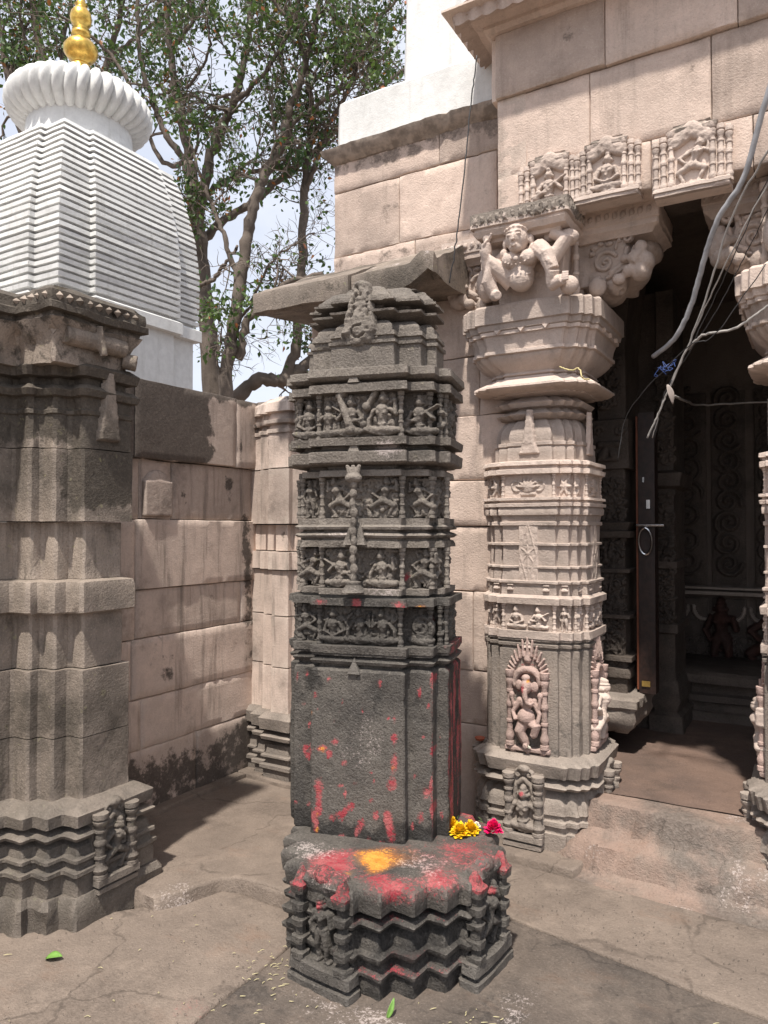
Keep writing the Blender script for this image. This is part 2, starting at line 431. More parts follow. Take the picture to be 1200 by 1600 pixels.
def stone(name, c1, c2, dark=(.03, .028, .024), lichen=None, grain=.5, pits=.5, streak=.25, patch=(.5, .68), bump=.5, rough=.9, tint=.17, soot=.0, darkpatch=.0, shine=.25, crack=0, wear_contrast=.45):
    m, n, l, P = nt(name)
    geo = n.new('ShaderNodeNewGeometry'); oi = n.new('ShaderNodeObjectInfo')
    vm = n.new('ShaderNodeVectorMath'); vm.operation = 'MULTIPLY_ADD'
    cmb = n.new('ShaderNodeCombineXYZ'); [l.new(oi.outputs['Random'], cmb.inputs[i]) for i in range(3)]
    l.new(cmb.outputs[0], vm.inputs[0]); vm.inputs[1].default_value = (7, 3, 5); l.new(geo.outputs['Position'], vm.inputs[2])
    V = vm.outputs[0]; W = geo.outputs['Position']
    big = noise(n, l, V, 3.2, 5, .62); mid = noise(n, l, V, 17, 5, .65); fine = noise(n, l, V, 120, 3, .75); med = noise(n, l, V, 60, 4, .7)
    col = mixc(n, l, ramp(n, l, big, .38, .64), c1, c2)
    col = mixc(n, l, ramp(n, l, mid, .35, .7, 0, .45), col, tuple(a*.72 for a in c1))
    # per-stone tint
    tr = ramp(n, l, oi.outputs['Random'], 0, 1, 1-tint, 1+tint)
    hs = n.new('ShaderNodeHueSaturation'); l.new(col, hs.inputs['Color']); l.new(tr, hs.inputs['Value']); col = hs.outputs[0]
    # grains: pale and dark crystals
    col = mixc(n, l, ramp(n, l, fine, .55, .75, 0, grain), col, tuple(min(.8, a*1.7+.03) for a in c1))
    col = mixc(n, l, ramp(n, l, fine, .47, .3, 0, grain), col, tuple(a*.42 for a in c2))
    pnt = ramp(n, l, math_(n, l, 'ADD', geo.outputs['Pointiness'], math_(n, l, 'MULTIPLY', math_(n, l, 'SUBTRACT', med, .5), .05)), .53, .62, 0, wear_contrast)
    col = mixc(n, l, pnt, col, tuple(min(.8, q*1.5+.02) for q in c1))  # worn convex edges, also painting light-dark contrast into the carving
    # rain streaks and grimy patches (dirt has its own shape)
    st = noise(n, l, scaled(n, l, W, (9, 9, .8)), 1.6, 5, .65)
    pt = noise(n, l, W, 2.1, 6, .68)
    dk = math_(n, l, 'MULTIPLY', ramp(n, l, st, .5, .75), streak)
    dp = ramp(n, l, pt, patch[0], patch[1], 0, darkpatch)
    att = n.new('ShaderNodeAttribute'); att.attribute_name = 'stain'
    sp = n.new('ShaderNodeSeparateColor'); l.new(att.outputs['Color'], sp.inputs[0])
    nb = math_(n, l, 'MULTIPLY', math_(n, l, 'SUBTRACT', noise(n, l, W, 11, 6, .72), .5), 1.5)
    nf = math_(n, l, 'MULTIPLY', math_(n, l, 'SUBTRACT', noise(n, l, W, 90, 4, .8), .5), 2.6)
    def mask(ch, gate=.15, pw=False):
        s = math_(n, l, 'ADD', ch, math_(n, l, 'MULTIPLY', nb, 1.15 if pw else 1.0))
        if pw: s = math_(n, l, 'ADD', s, nf)
        q = ramp(n, l, s, .38, .62); g = ramp(n, l, ch, .0, gate); return math_(n, l, 'MULTIPLY', q, g)
    soots = mask(sp.outputs['Blue'])
    dk = math_(n, l, 'MAXIMUM', dk, math_(n, l, 'MAXIMUM', dp, math_(n, l, 'MULTIPLY', soots, .88)))
    dcol = mixc(n, l, ramp(n, l, med, .4, .7), dark, tuple(a*1.7 for a in dark))
    col = mixc(n, l, dk, col, dcol)
    if crack:
        wv = n.new('ShaderNodeVectorMath'); wv.operation = 'MULTIPLY_ADD'; ntx = n.new('ShaderNodeTexNoise'); ntx.inputs['Scale'].default_value = 4; ntx.inputs['Detail'].default_value = 5
        l.new(W, ntx.inputs['Vector']); l.new(ntx.outputs['Color'], wv.inputs[0]); wv.inputs[1].default_value = (.35, .35, 0); l.new(W, wv.inputs[2])
        vc = n.new('ShaderNodeTexVoronoi'); vc.feature = 'DISTANCE_TO_EDGE'; vc.inputs['Scale'].default_value = crack; l.new(wv.outputs[0], vc.inputs['Vector'])
        ck = math_(n, l, 'MULTIPLY', ramp(n, l, vc.outputs['Distance'], .012, .002), ramp(n, l, pt, .42, .55))
        col = mixc(n, l, math_(n, l, 'MULTIPLY', ck, .5), col, tuple(q*.6 for q in dark))
        # scuffed pale wear and reddish dust
        col = mixc(n, l, ramp(n, l, noise(n, l, W, 5.5, 6, .7), .52, .72, 0, .45), col, tuple(min(1, q*1.35) for q in c1))
        col = mixc(n, l, ramp(n, l, noise(n, l, scaled(n, l, W, (1, 1.7, 1)), 2.3, 6, .7), .55, .75, 0, .4), col, (c1[0]*.95, c1[1]*.72, c1[2]*.6))
    if lichen:
        ln = noise(n, l, W, 26, 5, .7); col = mixc(n, l, ramp(n, l, ln, .62, .72, 0, .6), col, lichen)
    # offerings: red powder, yellow powder, white paste
    red = mixc(n, l, ramp(n, l, mid, .35, .65), (.33, .028, .045), (.42, .12, .12))
    col = mixc(n, l, math_(n, l, 'MULTIPLY', ramp(n, l, math_(n, l, 'ADD', sp.outputs['Red'], math_(n, l, 'MULTIPLY', nb, .7)), .2, 1.0), .55), col, (.30, .10, .095))
    col = mixc(n, l, math_(n, l, 'MULTIPLY', mask(math_(n, l, 'SUBTRACT', sp.outputs['Red'], .13), .3, True), .82), col, red)
    yel = mixc(n, l, ramp(n, l, mid, .35, .65), (.62, .19, .02), (.70, .36, .06))
    col = mixc(n, l, math_(n, l, 'MULTIPLY', ramp(n, l, math_(n, l, 'ADD', sp.outputs['Green'], math_(n, l, 'MULTIPLY', nb, .5)), .2, .9), .6), col, (.55, .20, .05))
    col = mixc(n, l, math_(n, l, 'MULTIPLY', mask(math_(n, l, 'SUBTRACT', sp.outputs['Green'], .2), .3, True), .82), col, yel)
    pa = n.new('ShaderNodeAttribute'); pa.attribute_name = 'paste'; al = mask(pa.outputs['Fac'], .3, True)
    col = mixc(n, l, math_(n, l, 'MULTIPLY', al, .6), col, (.5, .43, .4))
    l.new(col, P.inputs['Base Color'])
    l.new(ramp(n, l, mid, .3, .7, rough-.12, rough), P.inputs['Roughness'])
    P.inputs['Specular IOR Level'].default_value = shine
    vo = n.new('ShaderNodeTexVoronoi'); vo.inputs['Scale'].default_value = 95; l.new(V, vo.inputs['Vector'])
    pit = ramp(n, l, vo.outputs['Distance'], .0, .28)
    hgt = math_(n, l, 'ADD', math_(n, l, 'MULTIPLY', med, 1.0), math_(n, l, 'ADD', math_(n, l, 'MULTIPLY', pit, pits*.5), math_(n, l, 'MULTIPLY', fine, .5)))
    b = n.new('ShaderNodeBump'); b.inputs['Strength'].default_value = bump; b.inputs['Distance'].default_value = .011
    l.new(hgt, b.inputs['Height']); l.new(b.outputs[0], P.inputs['Normal'])
    return m
def plain(name, col, rough=.6, metal=0, bump=0, nsc=20, vary=.15, trans=0):
    m, n, l, P = nt(name); geo = n.new('ShaderNodeNewGeometry')
    nz = noise(n, l, geo.outputs['Position'], nsc, 4, .6)
    l.new(mixc(n, l, ramp(n, l, nz, .35, .65), tuple(c*(1-vary) for c in col), tuple(min(1, c*(1+vary)) for c in col)), P.inputs['Base Color'])
    P.inputs['Roughness'].default_value = rough; P.inputs['Metallic'].default_value = metal
    if bump:
        b = n.new('ShaderNodeBump'); b.inputs['Strength'].default_value = bump; b.inputs['Distance'].default_value = .01
        l.new(nz, b.inputs['Height']); l.new(b.outputs[0], P.inputs['Normal'])
    if trans: P.inputs['Transmission Weight'].default_value = trans
    return m
M = {}
M['pink'] = stone('pink_sandstone', (.56, .44, .37), (.49, .39, .33), grain=.24, streak=.4, darkpatch=.42, patch=(.52, .74), dark=(.15, .12, .1), bump=.4)
M['pillar'] = stone('pale_carved_stone', (.53, .43, .37), (.45, .37, .32), grain=.2, streak=.35, darkpatch=.45, patch=(.53, .72), dark=(.15, .13, .11), bump=.4)
M['plinth'] = stone('grey_plinth_stone', (.28, .235, .20), (.21, .18, .155), grain=.4, streak=.35, darkpatch=.5, patch=(.5, .7), dark=(.09, .08, .07))
M['plinth_dark'] = stone('dark_plinth_stone', (.20, .168, .14), (.14, .12, .10), grain=.4, streak=.5, darkpatch=.7, patch=(.46, .66), dark=(.05, .045, .04), lichen=(.2, .19, .13))
M['black'] = stone('black_basalt', (.115, .103, .09), (.058, .053, .048), grain=.75, streak=.4, darkpatch=.6, patch=(.5, .7), dark=(.028, .026, .024), bump=.7, rough=.82)
M['basalt'] = stone('grey_basalt', (.205, .178, .152), (.135, .118, .103), grain=.7, streak=.3, darkpatch=.5, patch=(.52, .72), dark=(.05, .046, .04), lichen=(.22, .2, .13), bump=.7)
M['old'] = stone('weathered_wall_stone', (.31, .255, .21), (.20, .168, .14), grain=.45, streak=.75, darkpatch=.8, patch=(.44, .64), dark=(.055, .047, .038), lichen=(.28, .26, .15), bump=.45)
M['wall'] = stone('compound_wall_stone', (.56, .45, .385), (.48, .39, .335), grain=.22, streak=.6, darkpatch=.62, patch=(.50, .72), dark=(.05, .042, .036), bump=.25)
M['floor'] = stone('paving_stone', (.215, .172, .140), (.175, .140, .115), grain=.35, streak=0, darkpatch=.7, patch=(.44, .70), dark=(.10, .08, .066), bump=.55, pits=.3, tint=.1, crack=1.3)
M['floor_dark'] = stone('dark_paving', (.155, .125, .103), (.115, .093, .078), grain=.45, streak=0, darkpatch=.7, patch=(.42, .64), dark=(.05, .043, .038), bump=.5, pits=.2, tint=.05, crack=1.6)
M['threshold'] = stone('broken_threshold_plaster', (.25, .18, .145), (.21, .17, .14), grain=.35, streak=0, darkpatch=.75, patch=(.44, .62), dark=(.11, .095, .083), bump=.7, crack=5)
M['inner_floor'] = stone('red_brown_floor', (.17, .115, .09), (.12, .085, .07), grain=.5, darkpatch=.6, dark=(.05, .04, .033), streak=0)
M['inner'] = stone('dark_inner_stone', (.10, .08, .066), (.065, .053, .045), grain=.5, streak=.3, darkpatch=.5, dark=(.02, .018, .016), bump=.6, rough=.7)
M['mortar'] = stone('joint_mortar', (.09, .075, .062), (.07, .06, .05), grain=.4)
M['white'] = stone('white_lime_paint', (.70, .70, .685), (.66, .66, .645), grain=.04, streak=.34, darkpatch=.2, patch=(.48, .72), dark=(.26, .25, .22), bump=.2, pits=.1, tint=.015, wear_contrast=0)
M['plaster'] = plain('grey_brown_plaster', (.27, .22, .18), .9, bump=.4, nsc=18, vary=.3)
M['gold'] = plain('gold_leaf', (.74, .47, .11), .34, 1., bump=.12, nsc=22, vary=.22)
M['bark'] = stone('bark', (.15, .12, .098), (.10, .08, .066), grain=.35, streak=.3, darkpatch=.4, dark=(.06, .05, .04), bump=.7, pits=.1)
M['cable_grey'] = plain('grey_conduit', (.30, .30, .31), .5)
M['cable_dark'] = plain('black_wire', (.03, .028, .028), .5)
M['cable_white'] = plain('white_cable', (.29, .27, .25), .5)
M['cable_blue'] = plain('blue_wire', (.04, .08, .25), .5)
M['steel'] = plain('bright_steel', (.62, .62, .62), .25, 1.)
M['wood'] = plain('red_brown_wood', (.022, .010, .007), .5, bump=.2, nsc=30, vary=.35)
M['orange'] = plain('orange_paint', (.14, .04, .016), .6)
M['clay'] = plain('terracotta', (.36, .10, .05), .7)
M['marigold'] = plain('marigold_petal', (.90, .56, .01), .6, nsc=60, vary=.2)
M['rose'] = plain('rose_petal', (.62, .005, .10), .5, nsc=60, vary=.35)
M['petal_white'] = plain('white_petal', (.7, .7, .6), .6)
M['stem'] = plain('dry_stem', (.4, .35, .2), .8)
def leafmat(name, col, col2):
    m, n, l, P = nt(name); at = n.new('ShaderNodeAttribute'); at.attribute_name = 'hue'
    geo = n.new('ShaderNodeNewGeometry')
    c = mixc(n, l, at.outputs['Fac'], col, col2)
    sp = n.new('ShaderNodeAttribute'); sp.attribute_name = 'autumn'
    c = mixc(n, l, sp.outputs['Fac'], c, (.42, .11, .03))
    l.new(c, P.inputs['Base Color']); P.inputs['Roughness'].default_value = .42
    P.inputs['Subsurface Weight'].default_value = 0
    tr = n.new('ShaderNodeBsdfTranslucent'); l.new(mixc(n, l, .5, c, (.10, .17, .03)), tr.inputs['Color'])
    mx = n.new('ShaderNodeMixShader'); mx.inputs[0].default_value = .33
    l.new(P.outputs[0], mx.inputs[1]); l.new(tr.outputs[0], mx.inputs[2]); l.new(mx.outputs[0], n['Material Output'].inputs[0])
    return m
M['leaf'] = leafmat('leaf_green', (.034, .075, .022), (.13, .20, .045))
# ------------------------------------------------------------------ places in the building frame (X along the facade, Y into it)
CA, SA = math.cos(R(30.5)), math.sin(R(30.5))
FPX = 1155.
def at(px, py, d):
    """world point seen at photo pixel (px, py) d metres ahead of the eye: used only to lay out the far trees and wires"""
    x = (px - 600) / FPX * d
    return Vector((x * CA - d * SA, x * SA + d * CA, EYE + (822 - py) / FPX * d))
U_LEFT, V_FAC = -3.02, 3.56

# ------------------------------------------------------------------ ground
def sheet(name, mat, x0, x1, y0, y1, z, res=.05, amp=.004, keep=None, stain=None, parent=None, zf=None, skirt=0):
    nx, ny = max(1, int((x1-x0)/res)), max(1, int((y1-y0)/res))
    X, Y = np.meshgrid(np.linspace(x0, x1, nx+1), np.linspace(y0, y1, ny+1))
    P = np.stack([X.ravel(), Y.ravel(), 0*X.ravel()], 1)
    Z = z + fbm(P, 3, 3)*amp + fbm(P+9, 16, 2)*amp*.4
    if zf: Z = Z + zf(P)
    P[:, 2] = Z
    F = [(j*(nx+1)+i, j*(nx+1)+i+1, (j+1)*(nx+1)+i+1, (j+1)*(nx+1)+i) for j in range(ny) for i in range(nx)]
    if keep is not None:
        k = keep(P); F = [f for f in F if k[list(f)].all()]
    me = mesh(name, P, F, sharp=40)
    if stain: setstain(me, P, stain)
    return obj(name, me, mat, parent)
def slab(name, poly, z0, z1, mat, parent=None, seg=.05, amp=.005, wander=.012, stain=None):
    """irregular flat stone with worn, wandering edges"""
    pts = []
    n = len(poly)
    for i in range(n):
        a, b = np.array(poly[i]), np.array(poly[(i+1) % n]); k = max(1, int(np.hypot(*(b-a))/seg))
        for t in range(k): pts.append(a + (b-a)*t/k)
    pts = np.array(pts); m = len(pts); c = pts.mean(0)
    P3 = np.concatenate([pts, np.zeros((m, 1))], 1)
    nd = np.stack([fbm(P3, 5, 3), fbm(P3+40, 5, 3)], 1)*wander; pts = pts + nd
    V = []; lev = [(z0, 1.0), (z1-.012, 1.0), (z1-.003, None), (z1, None)]
    d = pts - c; L = np.hypot(d[:, 0], d[:, 1])[:, None]
    rings = [(z0, pts), (z1-.01, pts + fbm(P3+5, 20, 2)[:, None]*.004), (z1-.002, pts - d/L*.007), (z1, pts - d/L*.016)]
    ns = max(3, int(L.max()/seg))
    for s in range(1, ns): rings.append((z1, c + (pts - d/L*.016 - c)*(1 - s/ns)))
    for z, q in rings: V += [(a[0], a[1], z) for a in q]
    V = np.array(V); top = np.arange(len(V)) >= m*2
    V[:, 2] += np.where(top, fbm(np.stack([V[:, 0], V[:, 1], 0*V[:, 0]], 1), 6, 3)*amp, 0)
    F = [(j*m+i, j*m+(i+1) % m, (j+1)*m+(i+1) % m, (j+1)*m+i) for j in range(len(rings)-1) for i in range(m)]
    F.append(tuple((len(rings)-1)*m+i for i in range(m)))
    me = mesh(name, V, F, sharp=50)
    if stain: setstain(me, V, stain)
    return obj(name, me, mat, parent)

g = sheet('ground', M['floor'], -60, 60, -60, 60, -.10, res=2.5, amp=.0); tag(g, kind='structure')
def near_stain(P):
    b = .6*gauss(P[:, :2], (-1.65, 1.9), (.22, .16)) + .6*gauss(P[:, :2], (-1.2, 1.75), (.3, .09)) + .5*gauss(P[:, :2], (-.3, 2.1), (.25, .12)) + .5*gauss(P[:, :2], (-2.2, 1.35), (.25, .12)) + .55*gauss(P[:, :2], (-.9, 2.15), (.25, .3)) + .6*gauss(P[:, :2], (-.55, 2.3), (.12, .1))
    r = .33*gauss(P[:, :2], (-1.75, 1.75), (.12, .08))
    a = .42*gauss(P[:, :2], (-1.25, 1.98), (.26, .09)) + .38*gauss(P[:, :2], (-.86, 2.28), (.06, .14))
    return np.stack([r, 0*r, b, a], 1)
pav = empty('pavement', (0, 0, 0)); tag(pav, kind='structure')
slab('paving_slab', [(-2.9, .55), (-1.70, .55), (-1.70, 2.12), (-1.72, 2.40), (-2.20, 2.42), (-2.42, 2.1), (-2.9, 1.5)], -.12, .0, M['floor'], pav, amp=.006, wander=.006, stain=near_stain)
slab('dark_slab', [(-1.685, .55), (1.4, .55), (1.4, 2.42), (-.35, 2.66), (-1.05, 2.79), (-1.70, 2.80)], -.12, .006, M['floor_dark'], pav, amp=.006, wander=.006, stain=near_stain)  # darker paving slab surrounding the foot of the black pillar
slab('paving_slab', [(-1.70, 2.815), (-1.05, 2.80), (-.35, 2.675), (1.4, 2.43), (1.6, 3.16), (-.9, 3.24), (-1.62, 3.28)], -.12, .004, M['floor'], pav, amp=.006, wander=.008)
slab('paving_slab', [(-4.2, .2), (-2.91, .2), (-2.91, 1.6), (-4.2, 1.6)], -.12, .0, M['floor'], pav, seg=.2)
slab('paving_slab', [(-2.9, -1.2), (2.4, -1.2), (2.4, .54), (-2.9, .54)], -.12, .0, M['floor'], pav, seg=.2)
# raised landing in the corner, its broken front edge, and the rounded patch beside it
slab('landing_slab', [(-2.44, 2.13), (-2.33, 2.12), (-2.26, 2.22), (-2.20, 2.38), (-2.12, 2.42), (-1.84, 2.40), (-1.66, 2.44), (-1.60, 3.6), (-3.1, 3.6), (-3.1, 2.1)], -.1, .058, M['floor'], pav, amp=.006, wander=.022, seg=.03,
     stain=lambda P: np.stack([0*P[:, 0], 0*P[:, 0], .32*gauss(P[:, :2], (-2.9, 2.4), (.25, .4)), .42*sstep(.16, .0, np.hypot(P[:, 0]+2.3, (P[:, 1]-2.19)*1.0))], 1))
slab('rounded_patch', [(-2.17, 2.40), (-2.02, 2.42), (-1.84, 2.41), (-1.72, 2.43), (-1.66, 2.52), (-1.70, 2.72), (-1.92, 2.70), (-2.1, 2.58)], -.05, .068, M['floor'], pav, amp=.004, wander=.01)
slab('ledge_slab', [(-1.62, 3.285), (-.95, 3.25), (-.93, 3.32), (-.9, 3.6), (-1.62, 3.6)], -.1, .04, M['floor'], pav)
slab('skirting_stone', [(-3.04, 2.2), (-2.955, 2.2), (-2.955, 3.4), (-3.04, 3.4)], .0, .082, M['floor'], pav, wander=.005)
slab('skirting_stone', [(-3.04, 3.405), (-2.5, 3.36), (-2.5, 3.6), (-3.04, 3.6)], .0, .084, M['floor'], pav, wander=.005)

# worn threshold that slopes up to the sanctuary floor
def thz(P):
    u, v = P[:, 0], P[:, 1]
    w = v + .05*fbm(P, 3, 2) + .03*fbm(P+2, 12, 2); q = sstep(-1.25, -.9, u)
    st = .45*sstep(3.345, 3.36, w) + .55*sstep(3.445, 3.46, w)
    a = sstep(3.27, 3.5, w)
    return .275*(.35*a + .65*st)*q - .05*(1-q) - .25*sstep(3.20, 3.08, v) + fbm(P+8, 14, 3)*.012*sstep(3.15, 3.3, v) * sstep(3.6, 3.45, v)
th = sheet('threshold_step', M['threshold'], -1.30, 1.4, 2.98, 3.62, .002, res=.018, amp=.002, zf=thz,
           stain=lambda P: np.stack([.0*P[:, 0], .0*P[:, 0], .34*gauss(P[:, :2], (-.75, 3.25), (.1, .1)), .36*sstep(.5, .8, vnoise(P*9))*sstep(3.1, 3.2, P[:, 1])], 1)); tag(th, kind='structure')
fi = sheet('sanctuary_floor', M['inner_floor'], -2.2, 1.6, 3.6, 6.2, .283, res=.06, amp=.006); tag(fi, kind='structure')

# ------------------------------------------------------------------ masonry
def masonry(root, xd, nrm, base, rows, mat, depth=.14, gap=.0045, stain=None, amp=.0022, jitter=.003, seed=1, res=.035):
    """rows: (z0, z1, [splits along the wall], proud); base(x) -> world XY of coordinate x"""
    r = random.Random(seed)
    for row in rows:
        z0, z1, xs, pr = row[:4]; mt = row[4] if len(row) > 4 else mat
        for a, b in zip(xs[:-1], xs[1:]):
            p = base(a + gap/2)
            block('stone_block', (p[0], p[1], z0 + gap/2), xd, nrm, b-a-gap, z1-z0-gap, mt, root, depth=depth, proud=pr + r.uniform(-jitter, jitter), stain=stain, amp=amp, warp=r.uniform(-.006, .006), res=res)
def core(root, x0, x1, y0, y1, z0, z1, mat='mortar', name='wall_core'):
    return MB().box(x0, x1, y0, y1, z0, z1).build(name, M[mat], root, smooth=False, loc=tuple(-Vector(root.location)))

# left compound wall (faces +X)
lw = empty('compound_wall', (U_LEFT, 3.0, 0)); tag(lw, 'waist to head high pinkish block wall on the left, its top course stained black', 'wall')
def lw_st(P):
    v, z = P[:, 1], P[:, 2]
    b = 1.6*sstep(3.2, 2.95, v + .2*(fbm(P, 5, 2)))*sstep(1.88, 1.93, z) + .7*sstep(2.22, 2.31, z)
    b = b + .55*gauss(P[:, 1:], (3.07, 2.08), (.16, .03)) + .55*gauss(P[:, 1:], (3.38, 2.02), (.025, .14))
    b = b + .62*gauss(P[:, 1:], (3.45, 1.43), (.07, .3)) + .5*gauss(P[:, 1:], (3.5, .95), (.07, .4)) + .55*gauss(P[:, 1:], (3.3, 1.78), (.08, .1))
    b = b + .45*gauss(P[:, 1:], (2.95, 1.75), (.06, .12)) + .4*gauss(P[:, 1:], (3.2, 1.1), (.12, .1)) + .42*gauss(P[:, 1:], (2.8, .8), (.15, .2)) + .62*sstep(.46, .26, z + .12*fbm(P+3, 2, 2))
    return np.stack([0*b, 0*b, b, 0*b], 1)
rows = [(.05, .40, [2.1, 3.06, 3.56], 0), (.40, .66, [2.1, 2.66, 3.56], .002), (.66, .97, [2.1, 2.6, 3.56], .0), (.97, 1.22, [2.1, 2.62, 3.42, 3.56], .0),
        (1.22, 1.585, [2.1, 2.61, 3.555], .012), (1.585, 1.90, [2.1, 2.64, 2.86, 3.53], .0), (1.90, 2.31, [2.1, 2.58, 3.34, 3.56], .035)]
masonry(lw, (0, 1), (1, 0), lambda t: (U_LEFT, t), rows, M['wall'], stain=lw_st, seed=3)
core(lw, -3.3, -3.05, 2.1, 3.86, 0, 2.29)
# small arched tablet set in a dark recess of the wall
ob = relief([('b', -.095, .095, 0, .19, .02), ('c', 0, .155, 0, .16, .09, .085, .0, .22), ('c', 0, .19, 0, .225, .045, .012, .006, .3)], .006, .0004, 'arched_tablet')
put(ob, M['wall'], lw, (U_LEFT + .006 - lw.location.x, 2.755 - 3.0, 1.60), (1, 0))

# rear stretch of the low wall with its corner pilaster (faces -Y)
rw = empty('rear_low_wall', (-2.7, V_FAC, 0)); tag(rw, 'short low wall with ribbed pilaster in the corner behind the black pillar', 'wall')
def rib(off=0.): return [(-3.04, V_FAC-.035-off), (-2.90, V_FAC-.035-off), (-2.90, V_FAC-.085-off), (-2.80, V_FAC-.085-off), (-2.80, V_FAC-.13-off), (-2.67, V_FAC-.13-off), (-2.67, V_FAC-.085-off), (-2.52, V_FAC-.085-off), (-2.52, V_FAC+.2), (-3.04, V_FAC+.2)]
def rw_st(P):
    z = P[:, 2]; b = .6*gauss(P[:, [0, 2]], (-2.97, 2.1), (.03, .2)) + .5*sstep(2.25, 2.31, z) + .5*gauss(P[:, [0, 2]], (-2.72, 1.5), (.03, .09)); return np.stack([0*b, 0*b, b, 0*b], 1)
lr = tuple(-Vector(rw.location))
for z0, z1, of in [(.46, .72, .0), (.725, 1.02, -.002), (1.025, 1.29, -.004), (1.295, 1.40, .012), (1.405, 1.56, -.02), (1.565, 1.89, .012)]:
    ring('stone_block', rib(), [(z0, of), (z1-.002, of)], M['wall'], rw, seg=.05, cap='n', stain=rw_st, loc=lr, ch=.006)
ring('stone_block', rib(), [(1.895, .012), (2.10, .012), (2.10, .02), (2.12, .02), (2.125, .008), (2.15, .004), (2.155, .03), (2.175, .034), (2.18, .01), (2.22, .0), (2.225, .03), (2.28, .02), (2.32, -.03)], M['wall'], rw, seg=.04, cap='n', stain=rw_st, loc=lr, ch=.006, amp=.004)
ring('pilaster_base', rib(), [(.05, .03), (.13, .03), (.14, .045), (.16, .045), (.165, .02), (.20, .02), (.205, .04), (.215, .04), (.22, .02), (.27, .01), (.285, -.02), (.30, -.02), (.305, .04), (.325, .045), (.34, .02), (.345, -.01), (.36, -.01), (.365, .045), (.43, .05), (.46, .02)], M['plinth'], rw, seg=.04, cap='n', loc=lr)

# facade wall, lower body and upper body (face -Y)
fw = empty('facade_wall', (-2.0, V_FAC, 0)); tag(fw, 'tall pink stone wall of the temple behind the black pillar, rising to the white tower', 'wall')
Lf = lambda t: (t, V_FAC)
def fw_st(P):
    b = .45*gauss(P[:, [0, 2]], (-2.05, 3.33), (.09, .22)) + .5*sstep(3.52, 3.62, P[:, 2]) + .42*gauss(P[:, [0, 2]], (-1.4, 3.35), (.12, .3)) + .4*sstep(3.18, 3.08, P[:, 2])
    return np.stack([0*b, 0*b, b, 0*b], 1)
rows = [(.03, .52, [-2.6, -1.95, -1.32], 0), (.52, .80, [-2.6, -1.8, -1.3], 0), (.80, 1.21, [-2.6, -2.2, -1.56, -1.3], .0), (1.21, 1.55, [-2.6, -1.9, -1.3], .0), (1.55, 1.79, [-2.6, -2.0, -1.3], .004),
        (1.79, 2.13, [-2.6, -1.78, -1.3], 0), (2.13, 2.44, [-2.6, -2.1, -1.52, -1.3], 0), (2.44, 2.80, [-2.6, -1.85, -1.3], 0)]
masonry(fw, (1, 0), (0, -1), Lf, rows, M['pink'], seed=5, amp=.0025)
rows = [(2.80, 3.12, [-2.44, -1.9, -1.3], 0), (3.12, 3.50, [-2.44, -2.0, -1.42, -1.25], 0), (3.50, 3.695, [-2.44, -1.75, -1.25], .004)]
masonry(fw, (1, 0), (0, -1), Lf, rows, M['pink'], seed=6, stain=fw_st, amp=.005)
core(rw, -3.25, -2.50, V_FAC+.02, V_FAC+.3, 0, 2.27)
core(fw, -2.58, -1.48, V_FAC+.06, 6.3, 0, 2.8); core(fw, -2.42, -1.2, V_FAC+.06, 6.3, 2.8, 3.66)
masonry(fw, (0, -1), (-1, 0), lambda t: (-2.6, 6.3-t), [(z, z+.34, [0, .7, 1.5, 2.2, 2.6], 0) for z in (0.05, .4, .75, 1.1, 1.45, 1.8, 2.15, 2.5)], M['pink'], seed=8, res=.12)
masonry(fw, (0, -1), (-1, 0), lambda t: (-2.44, 6.3-t), [(z, z+.28, [0, .8, 1.6, 2.6], 0) for z in (2.82, 3.11, 3.4)], M['pink'], seed=9, res=.12)
# crumbling plaster drip band under the white paint
me = ring('plaster_band', [(-2.47, V_FAC-.035), (-1.2, V_FAC-.035), (-1.2, V_FAC+.3), (-2.47, V_FAC+.3)], [(3.66, -.03), (3.68, -.005), (3.71, .022), (3.735, .03), (3.748, .0)], M['plaster'], fw, seg=.035, amp=.010, cap='n', loc=tuple(-Vector(fw.location)))

# white tower base above the facade
wt = empty('white_tower', (-1.9, 4.4, 3.74)); tag(wt, 'white limewashed stepped tower base on top of the pink facade wall', 'tower')
lt = tuple(-Vector(wt.location))
ring('tower_plinth', [(-2.43, V_FAC), (-.3, V_FAC), (-.3, 6.2), (-2.43, 6.2)], [(3.742, .0), (4.02, -.004), (4.045, -.03), (4.05, -.08)], M['white'], wt, seg=.08, amp=.006, ch=.03, cap='n', loc=lt)
ring('tower_wall', [(-2.10, V_FAC+.22), (-.5, V_FAC+.22), (-.5, 6.0), (-2.10, 6.0)], [(4.03, 0), (7.5, -.05)], M['white'], wt, seg=.12, amp=.006, ch=.02, cap='n', loc=lt)

